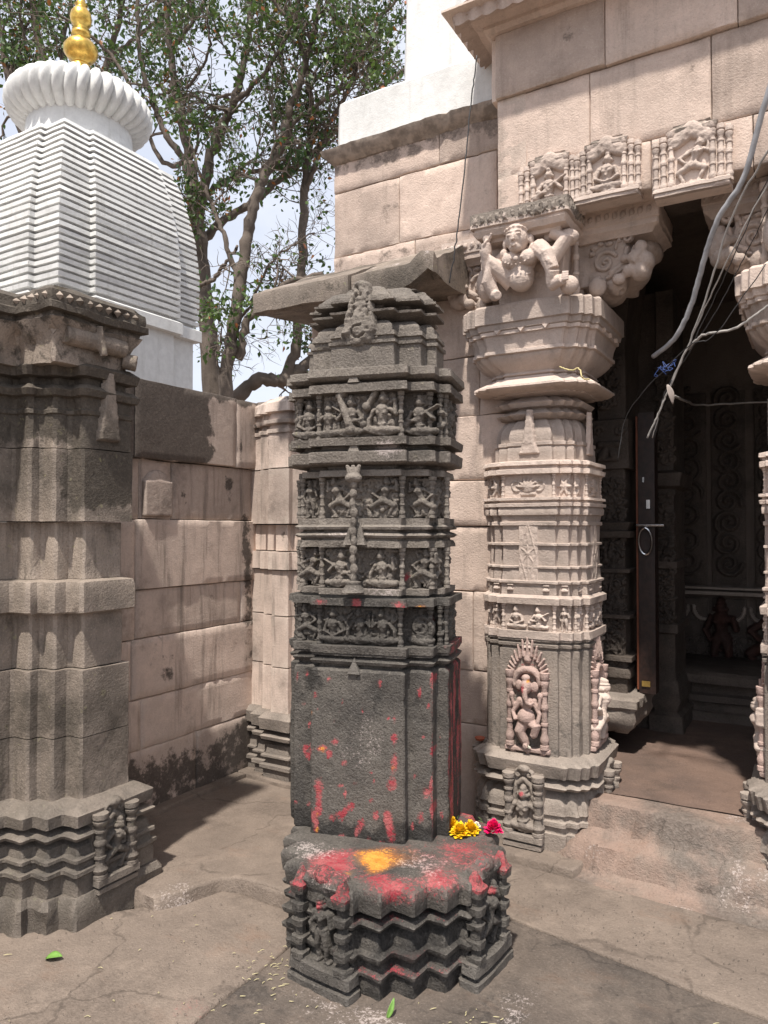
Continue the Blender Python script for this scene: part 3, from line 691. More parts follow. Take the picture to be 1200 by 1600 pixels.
# sloping stone eave (two slabs)
ev = empty('stone_eave', (-2.0, V_FAC, 2.9)); tag(ev, 'sloping weathered stone eave of two slabs jutting from the wall behind the pillar', 'eave')
def eave(x0, x1, y0, zt, zf_, thick, seed, broken=False):
    nx = int((x1-x0)/.03); V = []; F = []
    prof = [(V_FAC+.05, zt), (y0+.04, zf_+.035), (y0+.005, zf_+.02), (y0, zf_-.0), (y0+.004, zf_-thick), (y0+.03, zf_-thick-.006), (y0+.2, zf_-thick+.02), (V_FAC+.05, zf_-thick+.05)]
    pp = []
    for (a, b), (c, d) in zip(prof[:-1], prof[1:]):
        k = max(1, int(math.hypot(c-a, d-b)/.04)); pp += [(a+(c-a)*t/k, b+(d-b)*t/k) for t in range(k)]
    pp.append(prof[-1]); m = len(pp)
    for i in range(nx+1):
        x = x0 + (x1-x0)*i/nx
        for (y, z) in pp: V.append((x, y, z))
    V = np.array(V); V = V + np.stack([fbm(V+seed, 8, 2)*.006, fbm(V+seed+5, 11, 3)*.010, fbm(V+seed+9, 9, 3)*.010], 1)
    if broken:
        k = sstep(-1.72, -1.60, V[:, 0])*sstep(V_FAC-.2, y0, V[:, 1]); V[:, 2] += np.where(V[:, 2] < zf_+.02, k*.06*(1+fbm(V, 20, 2)), 0)
        k = sstep(-1.56, -1.50, V[:, 0]); V[:, 1] += k*.08*sstep(V_FAC-.1, y0, V[:, 1])
    F = [(i*m+j, i*m+j+1, (i+1)*m+j+1, (i+1)*m+j) for i in range(nx) for j in range(m-1)]
    F += [tuple(reversed(range(m))), tuple(nx*m+j for j in range(m))]
    F = [tuple(reversed(f)) for f in F]
    me = mesh('eave_slab', V, F, sharp=45)
    setstain(me, V, lambda P: np.stack([0*P[:, 0], 0*P[:, 0], .30+.0*P[:, 0], .62*sstep(.62, .8, vnoise(P*22))*sstep(.02, .06, P[:, 2]-zf_)], 1))
    return obj('eave_slab', me, M['basalt'] if 0 else M['old'], ev, tuple(-Vector(ev.location)))
eave(-2.66, -2.035, 3.10, 3.06, 2.80, .085, 1); eave(-2.03, -1.57, 3.12, 3.07, 2.80, .085, 4, True)

# ------------------------------------------------------------------ lintel block over the doorway, its niches and cornice
VL = 3.35
up = empty('lintel_wall', (-.5, VL, 3.05)); tag(up, 'pink stone wall over the dark doorway with large smooth blocks and a stepped ledge', 'wall')
Lu = lambda t: (t, VL)
def up_st(P):
    b = .38*sstep(3.25, 3.1, P[:, 2])*0 + .36*gauss(P[:, [0, 2]], (-.45, 3.52), (.06, .12)) + .40*gauss(P[:, [0, 2]], (-.93, 3.82), (.18, .10)) + .38*gauss(P[:, [0, 2]], (-.2, 3.8), (.3, .08)); return np.stack([0*b, 0*b, b, 0*b], 1)
rows = [(3.025, 3.24, [-1.335, -.62, -.22, .9], 0), (3.24, 3.62, [-1.335, -.885, -.375, .35, .9], .0), (3.62, 3.93, [-1.335, -.81, -.27, .9], .028)]
masonry(up, (1, 0), (0, -1), Lu, rows, M['pink'], seed=12, stain=up_st, amp=.003, gap=.004)
core(up, -1.31, 1.4, VL+.05, 3.75, 3.04, 3.98, 'inner')
masonry(up, (0, -1), (-1, 0), lambda t: (-1.335, VL+.9-t), [(2.98, 3.24, [0, .9], 0), (3.24, 3.62, [0, .45, .9], 0), (3.62, 3.93, [0, .9], .028)], M['pink'], seed=14, gap=.004)

co = empty('cornice', (-.5, 3.1, 3.95)); tag(co, 'overhanging stone cornice with scalloped edge at the top right of the picture', 'cornice')
lc = tuple(-Vector(co.location))
def scalloped(x0, x1, y0, y1):
    # corrugated roof slab: scallops along the front (y0) and along the left side (x0)
    V = []; F = []
    def strip(a, b, out, up_):
        n = int((Vector(b)-Vector(a)).length/.009); L = (Vector(b)-Vector(a)).length; rows_ = []
        prof = [(-.16, .075), (-.03, .035), (0, .0), (-.012, -.035), (-.05, -.02), (-.2, .0)]
        base = len(V)
        for i in range(n+1):
            p = Vector(a).lerp(Vector(b), i/n); s = abs(math.sin(math.pi*i/n*L/.075)); hh = .026*s
            for k, (o, z) in enumerate(prof):
                w = (0, .5, 1, 1, 0, 0)[k]
                V.append((p.x+out[0]*(o+hh*w*.6), p.y+out[1]*(o+hh*w*.6), 3.985+z-(hh*.9 if k in (3,) else 0)+(hh*.6 if k in (1, 2) else 0)))
        m = len(prof)
        for i in range(n):
            for k in range(m-1):
                q = (base+i*m+k, base+(i+1)*m+k, base+(i+1)*m+k+1, base+i*m+k+1)
                F.append(q if up_ else tuple(reversed(q)))
    strip((x0, y1, 0), (x0, y0, 0), (-1, 0), True); strip((x0, y0, 0), (x1, y0, 0), (0, -1), True)
    V2 = np.array(V); V2 += np.stack([fbm(V2, 12, 2)]*3, 1)*.004
    return obj('scalloped_edge', mesh('scalloped_edge', V2, F, sharp=50), M['pink'], co, lc)
scalloped(-1.49, 1.0, 3.17, 3.70)
ring('cornice_soffit', [(-1.36, 3.30), (1.0, 3.30), (1.0, 4.4), (-1.36, 4.4)], [(3.925, .0), (3.94, .02), (3.955, .02), (3.96, .04), (3.99, .17), (4.0, .17)], M['pink'], co, seg=.06, cap='n', loc=lc)
ring('cornice_top', [(-1.36, 3.30), (1.0, 3.30), (1.0, 4.4), (-1.36, 4.4)], [(4.02, .06), (4.06, .04), (4.3, -.1)], M['pink'], co, seg=.08, cap='n', loc=lc)

def niche_panel(w, h, pose, seed, cols=3, thick=.9):
    """small shrine niche: bundled colonettes both sides, lobed arch, seated figure"""
    P = [('b', -w/2, w/2, 0, h*.14, .028)]
    iw = w*.22
    P += [('c', -iw, h*.78, 0, h*.93, .03, .035, .016, .5), ('c', iw, h*.78, 0, h*.93, .03, .035, .016, .5), ('c', -iw, h*.9, iw, h*.9, .022, .022, .016, .5)]
    f = figure(pose, h*.66, 1, seed, thick); f = shift(f, 0, h*.13, .004)
    return relief(P + f, .0035, .002, 'niche_figure')
def shift(P, dx, dy, dz=0):
    out = []
    for q in P:
        q = list(q)
        if q[0] == 'c': q[1] += dx; q[3] += dx; q[2] += dy; q[4] += dy; q[7] += dz
        elif q[0] == 'e': q[1] += dx; q[2] += dy; q[5] += dz
        elif q[0] == 'b': q[1] += dx; q[2] += dx; q[3] += dy; q[4] += dy; q[5] += dz
        elif q[0] == 'g': q[1] += dx; q[3] += dx; q[2] += dy; q[4] += dy
        out.append(tuple(q))
    return out
def niche_thing(loc, n, w, h, pose, seed, label, mat, group=None, cat='niche', cols=3):
    r = empty('carved_niche', loc, face_rot(n)); tag(r, label, cat, group)
    obj('niche_figure', niche_panel(w, h, pose, seed), mat, r)
    MB().box(-w*.5, w*.5, -.004, .07, 0, h*.9).build('niche_back', mat, r, smooth=False)
    for s in (-1, 1):
        for k in range(cols):
            o = obj('colonette', colonette_mesh(h*(.88-.05*k), w*.045), mat, r, (s*(w*.27 + k*w*.105), -.014+.003*k, h*.06))
    ring('niche_sill', [(-w*.5, -.03), (w*.5, -.03), (w*.5, .03), (-w*.5, .03)], [(-.0, 0), (h*.05, 0), (h*.06, .006), (h*.11, .004)], mat, r, seg=.04, amp=.004, cap='n')
    ring('niche_hood', [(-w*.34, -.03), (w*.34, -.03), (w*.34, .02), (-w*.34, .02)], [(h*.9, .0), (h*.95, .004), (h*1.0, -.02), (h*1.04, -.026)], mat, r, seg=.03, amp=.008, cap='n', stain=lambda Q: np.stack([0*Q[:, 0], 0*Q[:, 0], .55+0*Q[:, 0], 0*Q[:, 0]], 1))
    return r
NG = 'carved niches along the lintel'
niche_thing((-1.07, VL-.0, 3.00), (0, -1), .29, .28, 'play', 3, 'left niche on the lintel, its seated figure half hidden by the bracket slab', M['pillar'], NG)
niche_thing((-.805, VL-.01, 3.005), (0, -1), .28, .275, 'meditate', 5, 'middle niche on the lintel with a cross legged figure facing forward', M['pillar'], NG)
niche_thing((-.45, VL-.02, 2.955), (0, -1), .30, .29, 'lunge', 8, 'niche with a dancing figure directly above the dark doorway opening', M['pillar'], NG)

# ------------------------------------------------------------------ dark interior
ri = empty('sanctuary_wall', (-.5, 5.9, .28)); tag(ri, 'dark carved wall with scroll bands deep inside the doorway', 'wall')
li = tuple(-Vector(ri.location))
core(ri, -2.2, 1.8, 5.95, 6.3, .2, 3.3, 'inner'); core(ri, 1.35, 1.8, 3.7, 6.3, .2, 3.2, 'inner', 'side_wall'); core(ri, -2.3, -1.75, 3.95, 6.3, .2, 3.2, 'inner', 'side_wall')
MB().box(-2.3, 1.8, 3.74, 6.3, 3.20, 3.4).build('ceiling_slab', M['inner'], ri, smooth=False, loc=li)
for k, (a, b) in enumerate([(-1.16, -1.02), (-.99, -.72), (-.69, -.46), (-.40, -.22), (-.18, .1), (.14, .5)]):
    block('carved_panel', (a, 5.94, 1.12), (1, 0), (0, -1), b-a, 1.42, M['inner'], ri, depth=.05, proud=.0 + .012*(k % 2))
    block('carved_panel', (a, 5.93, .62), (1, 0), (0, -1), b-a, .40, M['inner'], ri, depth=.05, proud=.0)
    P = []
    w = b-a
    n = int(1.36/(w*.62))
    for i in range(n): P += spiral(w/2, .08 + (i+.5)*1.36/n, w*.40, 1.8, .013, i*2, 1 if i % 2 else -1, .004)
    o = obj('scroll_band', relief(P, .008, .003, 'scroll_band'), M['inner'], ri, (a-ri.location.x, 5.925-ri.location.y, 1.12-ri.location.z))
MB().box(-1.6, .9, 5.86, 5.95, 1.05, 1.075).build('ledge_strip', M['plinth'], ri, loc=li); MB().box(-1.6, .9, 5.87, 5.95, 1.09, 1.105).build('ledge_strip', M['plinth'], ri, loc=li)
for i in range(8):
    P = []; [P.extend([('c', .075*math.cos(a), .09-.09*math.sin(a), .075*math.cos(a+.35), .09-.09*math.sin(a+.35), .012, .012, .004, 1)]) for a in np.arange(0, 3.0, .35)]
    obj('garland', relief(P, .007, .002, 'garland'), M['plinth'], ri, (-1.5+.19*i-ri.location.x, 5.925-ri.location.y, .86-ri.location.z))
for i, (x, ps) in enumerate([(-.63, 'stand'), (-.30, 'dance'), (.15, 'stand')]):
    o = obj('carved_figure', fig_mesh(ps, .52, 1, i, .008, 1.4), stone('red_smeared_stone', (.07, .03, .022), (.05, .03, .025)) if i == 0 else bpy.data.materials['red_smeared_stone'], ri, (x-ri.location.x, 5.93-ri.location.y, .50-ri.location.z))
ib = empty('inner_plinth', (-.4, 5.5, .28)); tag(ib, 'low dark moulded plinth across the back of the sanctuary floor', 'plinth')
ring('plinth_body', [(-1.0, -.15), (-.5, -.15), (-.5, -.24), (.3, -.24), (.3, -.15), (1.2, -.15), (1.2, .4), (-1.0, .4)], [(0, .03), (.06, .03), (.07, 0), (.12, 0), (.13, .03), (.17, .03), (.18, -.02), (.24, -.02), (.25, .05), (.30, .05), (.32, .02)], M['inner'], ib, seg=.08, amp=.008, cap='n')

# inner jamb: ringed dark pilaster beside a wooden door leaf
ip = empty('inner_pilaster', (-1.09, 4.50, .28)); tag(ip, 'dark banded stone pilaster just inside the doorway, left of the door latch', 'pilaster')
IP = [(-.30, -.10), (-.02, -.10), (-.02, -.17), (.14, -.17), (.14, .2), (-.30, .2)]
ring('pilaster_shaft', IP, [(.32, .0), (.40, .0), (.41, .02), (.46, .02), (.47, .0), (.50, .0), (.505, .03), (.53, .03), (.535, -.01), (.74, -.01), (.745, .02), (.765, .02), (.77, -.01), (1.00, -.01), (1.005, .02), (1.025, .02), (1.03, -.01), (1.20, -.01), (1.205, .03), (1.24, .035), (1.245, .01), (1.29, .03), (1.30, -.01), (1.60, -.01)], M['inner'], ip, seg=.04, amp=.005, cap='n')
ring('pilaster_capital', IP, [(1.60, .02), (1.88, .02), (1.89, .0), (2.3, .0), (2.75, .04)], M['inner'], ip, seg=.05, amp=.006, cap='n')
ring('pilaster_bracket', [(-.1, -.3), (.2, -.3), (.2, .1), (-.1, .1)], [(.12, -.04), (.16, .0), (.2, .02), (.25, .015), (.27, .03), (.31, .03), (.32, 0)], M['plinth'], ip, seg=.04, amp=.012, cap='n')
obj('carved_motif', relief([('c', -.05, .12, .05, .12, .02, .02, 0, 1), ('c', -.035, .05, 0, .12, .03, .012, 0, .8), ('c', .035, .05, 0, .12, .03, .012, 0, .8), ('b', -.06, .06, .02, .045, .02)] + spiral(-.06, .2, .03, 1.2, .01) + spiral(.06, .2, .03, 1.2, .01, 0, -1), .005, .002, 'carved_motif'), M['inner'], ip, (.05, -.195, 1.62))
wd = empty('wooden_door', (-.87, 4.44, .3)); tag(wd, 'dark red brown wooden door leaf with a steel latch, opened inwards', 'door')
MB().box(-.025, .065, -.05, .05, .30, 1.9).build('door_leaf', M['wood'], wd, smooth=False)
MB().box(-.036, -.026, -.055, -.02, .32, 1.88).build('door_edge_strip', M['orange'], wd, smooth=False)
lt_ = MB().box(.022, .042, -.066, -.050, 1.35, 1.40).build('latch_plate', M['steel'], wd, smooth=False)
MB().tube([(-.03, -.085, 1.255), (.12, -.085, 1.255)], .0075, 8).build('latch_bolt', M['steel'], wd)
ringp = [(.018+.036*math.cos(a), -.086-.01*math.sin(a), 1.165+.075*math.sin(a)) for a in np.linspace(0, 2*math.pi, 22)]
MB().tube(ringp, .006, 6, cap=False).build('door_ring', M['steel'], wd)
MB().box(0, .010, -.060, -.050, 1.50, 1.53).build('latch_plate', M['steel'], wd, smooth=False)
MB().box(-.01, .035, -.058, -.05, .34, .37).build('yellow_label', plain('yellow_paint', (.22, .14, .03)), wd, smooth=False)
ij = empty('inner_jamb', (-.83, 5.0, .28)); tag(ij, 'dark carved stone jamb right of the door latch, deeper inside', 'jamb')
ring('jamb_shaft', [(-.22, -.1), (-.05, -.1), (-.05, -.13), (.05, -.13), (.05, .3), (-.22, .3)], [(0, .05), (.1, .05), (.12, .02), (.2, .04), (.3, .02), (.32, 0), (.6, 0), (.61, .02), (.66, .02), (.67, 0), (1.0, 0), (1.01, .02), (1.05, .02), (1.06, 0), (1.5, 0), (1.52, .04), (1.6, .05), (1.62, .0), (2.75, .0)], M['inner'], ij, seg=.06, amp=.008, cap='n')

# ------------------------------------------------------------------ white shrine with ribbed crown and gilt finial
sh = empty('white_shrine_spire', (-6.06, 4.56, 0)); tag(sh, 'white ribbed shrine spire with fluted crown and golden finial, behind the left wall', 'shrine spire')
def tplan(H):
    q = [(.57, -1), (.57, -.93), (.93, -.93), (.93, -.57), (1, -.57)]; out = []
    for k in range(4):
        c, s = [(1, 0), (0, 1), (-1, 0), (0, -1)][k]; out += [((x*c - y*s)*H, (x*s + y*c)*H) for x, y in q]
    return out
def Hs(z): t = max(0, (z-3.9)/1.1); return .85 - .20*t**2.0
zc = 3.50; k = 0
while zc < 4.96:
    h = .0605 + rng.uniform(-.004, .004); H0, H1 = Hs(zc), Hs(zc+h)
    ring('moulding_course', tplan(H0), [(zc, -.045), (zc+.018, -.045), (zc+.021, rng.uniform(-.004, .003)), (zc+h-.003, (H1-H0)*.9), (zc+h+.003, -.045)], M['white'], sh, seg=.16, amp=.005, ch=.006, cap='n'); zc += h
ring('shrine_wall', tplan(.86), [(0, -.05), (3.36, -.05), (3.365, .01), (3.47, .01), (3.50, -.04)], M['white'], sh, seg=.5, amp=.002, ch=.008, cap='n')
ring('sloping_buttress', [(-.75, -1.35), (.1, -1.35), (.1, -.9), (-.75, -.9)], [(3.2, .02), (3.45, .02), (3.46, -.02), (4.0, -.2)], M['white'], sh, seg=.3, amp=.002, cap='n')
nb_ = 36; V = []; F = []; prof = []
for i in range(15):
    a = -math.pi/2*1.0 + math.pi*i/14; prof.append((math.cos(a), math.sin(a)))
NS = nb_*8
for i, (c, s) in enumerate(prof):
    for j in range(NS):
        th_ = 2*math.pi*j/NS; rb = abs(math.sin(th_*nb_/2))**.7
        r_ = .38 + (.285*c)*(.72+.28*rb) if c > .02 else .38
        tw = th_ + .05*s
        V.append((r_*math.cos(tw), r_*math.sin(tw), 5.50 + .21*s*(.86+.14*rb)))
n_ = len(prof)
F = [(i*NS+j, i*NS+(j+1) % NS, (i+1)*NS+(j+1) % NS, (i+1)*NS+j) for i in range(n_-1) for j in range(NS)] + [tuple((n_-1)*NS+j for j in range(NS)), tuple(reversed(range(NS)))]
obj('ribbed_crown', mesh('ribbed_crown', V, F, sharp=None), M['white'], sh)
MB().lathe(0, 0, [(4.93, .56), (4.98, .56), (5.0, .53), (5.2, .48), (5.33, .47), (5.45, .42)], 40).build('crown_neck', M['white'], sh)
MB().lathe(0, 0, [(5.66, .40), (5.72, .34), (5.76, .2)], 40).build('crown_cap', M['white'], sh)
MB().lathe(0, 0, [(5.74, .12), (5.80, .13), (5.84, .135), (5.86, .10), (5.89, .11), (5.91, .085), (5.95, .095), (5.97, .08), (5.99, .075), (6.03, .12), (6.08, .155), (6.13, .155), (6.18, .12), (6.21, .075), (6.23, .06), (6.25, .085), (6.28, .085), (6.29, .06), (6.31, .08), (6.33, .06), (6.37, .09), (6.42, .10), (6.47, .09), (6.51, .06), (6.53, .045), (6.55, .06), (6.57, .04), (6.66, .03), (6.8, .005)], 28).build('finial', M['gold'], sh, sharp=None)
# ------------------------------------------------------------------ left pilaster on the compound wall
lp = empty('left_pilaster', (-2.7, 2.0, 0)); tag(lp, 'stepped stone pilaster at the left edge with a moulded base and small carved niche', 'pilaster')
LP = [(-3.2, .9), (-2.81, .9), (-2.81, .9+1e-3), (-2.81, 1.82), (-2.71, 1.82), (-2.71, 1.873), (-2.63, 1.873), (-2.63, 1.945), (-2.55, 1.945), (-2.55, 2.19), (-3.2, 2.19)]
LP = [LP[0], LP[1]] + LP[3:]
ll = tuple(-Vector(lp.location))
def lp_st(P):
    z = P[:, 2]; y = P[:, 1]
    b = .75*sstep(1.80, 2.0, z + .25*fbm(P, 4, 2)) + .55*sstep(.30, .8, fbm(P*np.array([1, 1, .45])+6, 5, 3)) + .3*sstep(1.5, 1.7, z) + .75*gauss(P[:, 1:], (2.08, 1.75), (.16, .13)) - .3*sstep(.6, .2, z)
    return np.stack([0*b, 0*b, b, 0*b], 1)
for z0, z1, of, mt in [(.45, .70, .0, 'old'), (.704, .97, .0, 'old'), (.974, 1.196, -.022, 'old'), (1.335, 1.566, -.025, 'old'), (1.57, 1.862, .006, 'old')]:
    ring('stone_block', LP, [(z0, of), (z1, of)], M[mt], lp, seg=.045, cap='n', stain=lp_st, loc=ll, ch=.010, amp=.004)
ring('stone_band', LP, [(1.198, .008), (1.205, .016), (1.30, .018), (1.325, .012), (1.333, -.02)], M['old'], lp, seg=.045, cap='n', stain=lp_st, loc=ll, ch=.012, amp=.006)
ring('stone_block', LP, [(1.866, .002), (2.00, .002), (2.005, .008), (2.02, .008), (2.025, .0), (2.07, .004), (2.075, .022), (2.10, .03), (2.12, .008), (2.125, -.012), (2.15, -.012), (2.155, .02), (2.19, .03), (2.215, .0), (2.22, -.03)], M['old'], lp, seg=.03, cap='n', stain=lp_st, loc=ll, ch=.014, amp=.007)
ring('pilaster_base', LP, [(.12, 0.072), (.19, 0.072), (.20, 0.083), (.215, 0.083), (.22, 0.065), (.245, 0.061), (.25, 0.076), (.262, 0.076), (.268, 0.061), (.30, 0.054), (.315, 0.029), (.325, 0.029), (.33, 0.072), (.343, 0.078), (.358, 0.050), (.365, 0.029), (.375, 0.029), (.38, 0.068), (.425, 0.072), (.455, 0.029), (.46, 0.000)], M['plinth_dark'], lp, seg=.035, cap='n', loc=ll, ch=.008, amp=.005)
ring('footing_slab', LP, [(-.02, 0.097), (.09, 0.097), (.118, 0.084)], M['plinth_dark'], lp, seg=.05, cap='n', loc=ll, ch=.012, amp=.012)
obj('pointed_motif', relief([('t', 0, .0, .29, .055, .018, .022)], .006, .0006, 'pointed_motif'), M['old'], lp, (-2.55-lp.location.x+.006, 2.06-2.0, 1.90), R(90))
def standing_niche(root, w, h, pose, seed, mat, loc, n, red=False):
    """narrow niche: two stout colonettes, leafy crest, standing figure, stepped sill"""
    r = empty('niche', loc, face_rot(n), root)
    for s in (-1, 1): obj('colonette', colonette_mesh(h*.74, w*.12), mat, r, (s*w*.38, -.022, h*.17))
    P = spiral(-w*.14, h*.9, w*.12, 1.3, .008, 0, 1, .008) + spiral(w*.14, h*.9, w*.12, 1.3, .008, math.pi, -1, .008) + [('e', 0, h*.97, w*.16, h*.05, .008, .02)]
    P += [('c', -w*.26, h*.5, -w*.2, h*.76, .012, .012, .004, 1), ('c', w*.26, h*.5, w*.2, h*.76, .012, .012, .004, 1), ('c', -w*.2, h*.76, 0, h*.84, .012, .014, .004, 1), ('c', w*.2, h*.76, 0, h*.84, .012, .014, .004, 1)]
    P += shift(figure(pose, h*.6, 1, seed, 1.1), 0, h*.18, .006)
    me = relief(P, .0035, .0015, 'carved_figure')
    if red:
        v = np.empty(len(me.vertices)*3); me.vertices.foreach_get('co', v); setstain(me, v.reshape(-1, 3), lambda Q: np.stack([.95*gauss(Q[:, [0, 2]], (0, h*.68), (w*.09, h*.045)), 0*Q[:, 0], 0*Q[:, 0], 0*Q[:, 0]], 1))
    obj('carved_figure', me, mat, r, (0, -.004, 0))
    ring('niche_sill', [(-w*.5, -.045), (w*.5, -.045), (w*.5, .06), (-w*.5, .06)], [(0, -.0), (h*.05, .0), (h*.055, -.012), (h*.08, -.012), (h*.085, .004), (h*.16, .004), (h*.17, -.01)], mat, r, seg=.03, amp=.003, cap='n')
    MB().box(-w*.49, w*.49, -.004, .06, h*.1, h*.93).build('niche_back', mat, r, smooth=False)
    return r
standing_niche(lp, .20, .34, 'dance', 4, M['plinth_dark'], (-2.489-lp.location.x, 2.05-2.0, .104), (1, 0))

# broken capital lying on top of the wall
bc = empty('broken_capital', (-2.7, 1.95, 2.19)); tag(bc, 'broken lichen covered capital block lying on top of the left pilaster', 'capital')
lb = tuple(-Vector(bc.location))
ring('capital_block', [(-2.98, 1.0), (-2.76, 1.0), (-2.76, 1.80), (-2.54, 1.80), (-2.54, 2.16), (-2.98, 2.16)], [(2.19, -.0), (2.27, -.0), (2.31, .02), (2.35, .045), (2.355, .035), (2.37, .035), (2.375, .06), (2.40, .06), (2.405, .05), (2.45, .05), (2.475, .02), (2.49, -.04)], M['old'], bc, seg=.03, cap='n', loc=lb, ch=.008, amp=.014, stain=lambda P: np.stack([0*P[:, 0], 0*P[:, 0], .42+.4*sstep(2.33, 2.4, P[:, 2]), 0*P[:, 0]], 1))
blob('capital_roll', MB().tube([(-2.535, 1.84, 2.30), (-2.525, 2.12, 2.295)], .038, 12).tube([(-2.50, 1.98, 2.36), (-2.50, 2.0, 2.24)], .016, 8), M['old'], bc, .006, 2, loc=lb, rough=.003)
blob('capital_roll', MB().tube([(-2.54, 2.13, 2.25), (-2.50, 2.17, 2.24)], .035, 12), M['old'], bc, .006, 2, loc=lb, rough=.003)
for i in range(9):
    y = 1.79 + i*.045
    mb = MB(); c = (-2.482, y, 2.43); s = .019
    mb.add([(c[0]-.01, c[1]-s, c[2]), (c[0]-.01, c[1], c[2]-s), (c[0]-.01, c[1]+s, c[2]), (c[0]-.01, c[1], c[2]+s), (c[0]+.012, c[1], c[2])], [(0, 1, 4), (1, 2, 4), (2, 3, 4), (3, 0, 4), (3, 2, 1, 0)])
    mb.build('diamond_boss', M['old'], bc, smooth=False, loc=lb)
for i in range(8):
    x = -2.52 - i*.045 if i < 5 else -2.78 - (i-5)*.05; y = 1.745 if i < 5 else .98
    mb = MB(); c = (x, y, 2.43); s = .019
    mb.add([(c[0]-s, c[1]+.01, c[2]), (c[0], c[1]+.01, c[2]-s), (c[0]+s, c[1]+.01, c[2]), (c[0], c[1]+.01, c[2]+s), (c[0], c[1]-.012, c[2])], [(0, 1, 4), (1, 2, 4), (2, 3, 4), (3, 0, 4), (3, 2, 1, 0)])
    if i < 5: mb.build('diamond_boss', M['old'], bc, smooth=False, loc=lb)

# ------------------------------------------------------------------ the black pillar in the middle
cp = empty('black_carved_pillar', (-1.591, 2.639, 0), R(13.5)); tag(cp, 'tall dark carved stone pillar smeared with red and yellow powder, in the centre foreground', 'pillar')
a_, b_, c_ = .19, .285, .33
CP = [(-c_, -.13), (-b_, -.13), (-b_, -.20), (-a_, -.20), (-a_, -.25), (a_, -.25), (a_, -.20), (b_, -.20), (b_, -.13), (c_, -.13),
      (c_, .13), (b_, .13), (b_, .20), (a_, .20), (a_, .25), (-a_, .25), (-a_, .20), (-b_, .20), (-b_, .13), (-c_, .13)]
RED = [(-.155, .53, .022, .03), (-.155, .505, .02, .045), (-.14, .67, .03, .018), (-.2, .655, .02, .02), (-.09, .70, .02, .015), (-.155, .46, .016, .03), (-.16, .42, .018, .02), (-.165, .37, .014, .04),
       (-.22, .62, .016, .02), (.15, .645, .02, .045), (.14, .56, .025, .03), (.15, .73, .016, .03), (.12, .44, .016, .025), (.13, .41, .018, .04), (.075, .435, .016, .025), (.14, .365, .02, .035), (-.02, .46, .02, .02), (-.06, .43, .02, .014), (-.10, .41, .022, .018),
       (.02, .40, .018, .03), (.0, .365, .014, .022), (.05, .34, .012, .02), (-.18, .33+.07, .012, .03), (-.05, .62, .018, .014), (.26, .52, .02, .03), (.24, .43, .018, .03), (-.06, .34, .02, .014), (.1, .33, .02, .02), (.06, .3, .02, .012)]
YEL = [(-.14, .655, .022, .014), (-.155, .49, .012, .012), (-.16, .40, .01, .012), (-.16, .345, .012, .018), (.145, .61, .012, .012), (-.19, .79, .016, .012)]
_r = random.Random(77)
RED += [(_r.uniform(-.28, .16), _r.uniform(.38, .95)**1.0, _r.uniform(.006, .014), _r.uniform(.008, .022)) for _ in range(34)]
RED += [(_r.uniform(.20, .31), _r.uniform(.38, .95), _r.uniform(.006, .012), _r.uniform(.01, .03)) for _ in range(14)]
def shaft_st(P):
    x, y, z = P[:, 0], P[:, 1], P[:, 2]; Q = P[:, [0, 2]]; f = sstep(-.12, -.14, y)
    r = sum(.95*gauss(Q, (a, b+.02), (s*.85, t*.85)) for a, b, s, t in RED)*f
    g_ = sum(.95*gauss(Q, (a, b+.03), (s*.8, t*.8)) for a, b, s, t in YEL)*f
    side = sstep(.30, .32, x)*sstep(-.14, -.10, y)
    st = fbm(P*np.array([1, 1, .12]), 40, 2)
    r = r + side*(.47 + .8*st) + .5*gauss(P[:, :2], (.29, -.2), (.012, .012))
    g_ = g_ + side*np.clip(.25 + .7*fbm(P*np.array([1, 1, .3])+5, 50, 2), 0, 1)*.55
    b = .42*sstep(.50, .36, z) + side*.35 + .32 - .30*gauss(Q, (0, .7), (.15, .24)) + .5*gauss(Q, (-.2, .95), (.06, .05)) + .4*gauss(Q, (.08, .86), (.03, .09)) + .4*gauss(Q, (.0, .75), (.02, .03)) - .15*gauss(Q, (0, .7), (.12, .25))
    return np.stack([r, g_, b, .28*gauss(Q, (.02, .72), (.10, .14))], 1)
def up_stain(P):
    x, y, z = P[:, 0], P[:, 1], P[:, 2]; q = sstep(.29, .33, x)*sstep(1.3, 1.2, z)*sstep(1.0, 1.05, z)
    r = .5*q*(1+.9*fbm(P, 30, 2)) + 1.0*gauss(P[:, [0, 2]], (.17, 1.37-.02), (.02, .02)) + 1.*gauss(P[:, [0, 2]], (.0, 1.25), (.02, .03)) + .8*gauss(P[:, [0, 2]], (-.15, 1.255), (.03, .015)) + .8*gauss(P[:, [0, 2]], (.25, 1.18), (.02, .02))
    r = r + .8*gauss(P[:, [0, 2]], (.17, 1.25), (.03, .02))
    g_ = .35*q*sstep(1.15, 1.25, z) + .7*gauss(P[:, [0, 2]], (.24, 1.245), (.03, .01))
    a = .8*gauss(P[:, [0, 2]], (.12, 1.845), (.07, .03)) + .6*gauss(P[:, [0, 2]], (-.05, 1.52), (.12, .02)) + .6*gauss(P[:, [0, 2]], (.1, 1.30), (.1, .02))
    return np.stack([r, g_, .5*gauss(P, (.3, 0, 1.5), (.1, .3, .3)), a], 1)
Bk, Bs = M['black'], M['basalt']
ring('shaft', CP, [(.345, -.01), (.36, .0), (.99, .0), (1.0, -.008), (1.005, -.02), (1.015, -.02)], Bk, cp, seg=.012, amp=.0035, stain=shaft_st, ch=.006)
ring('ledge_moulding', CP, [(1.015, -.02), (1.018, .0), (1.03, .006), (1.04, -.012), (1.048, -.02), (1.05, .0), (1.058, .0)], Bk, cp, seg=.02, amp=.004, ch=.007, stain=up_stain)
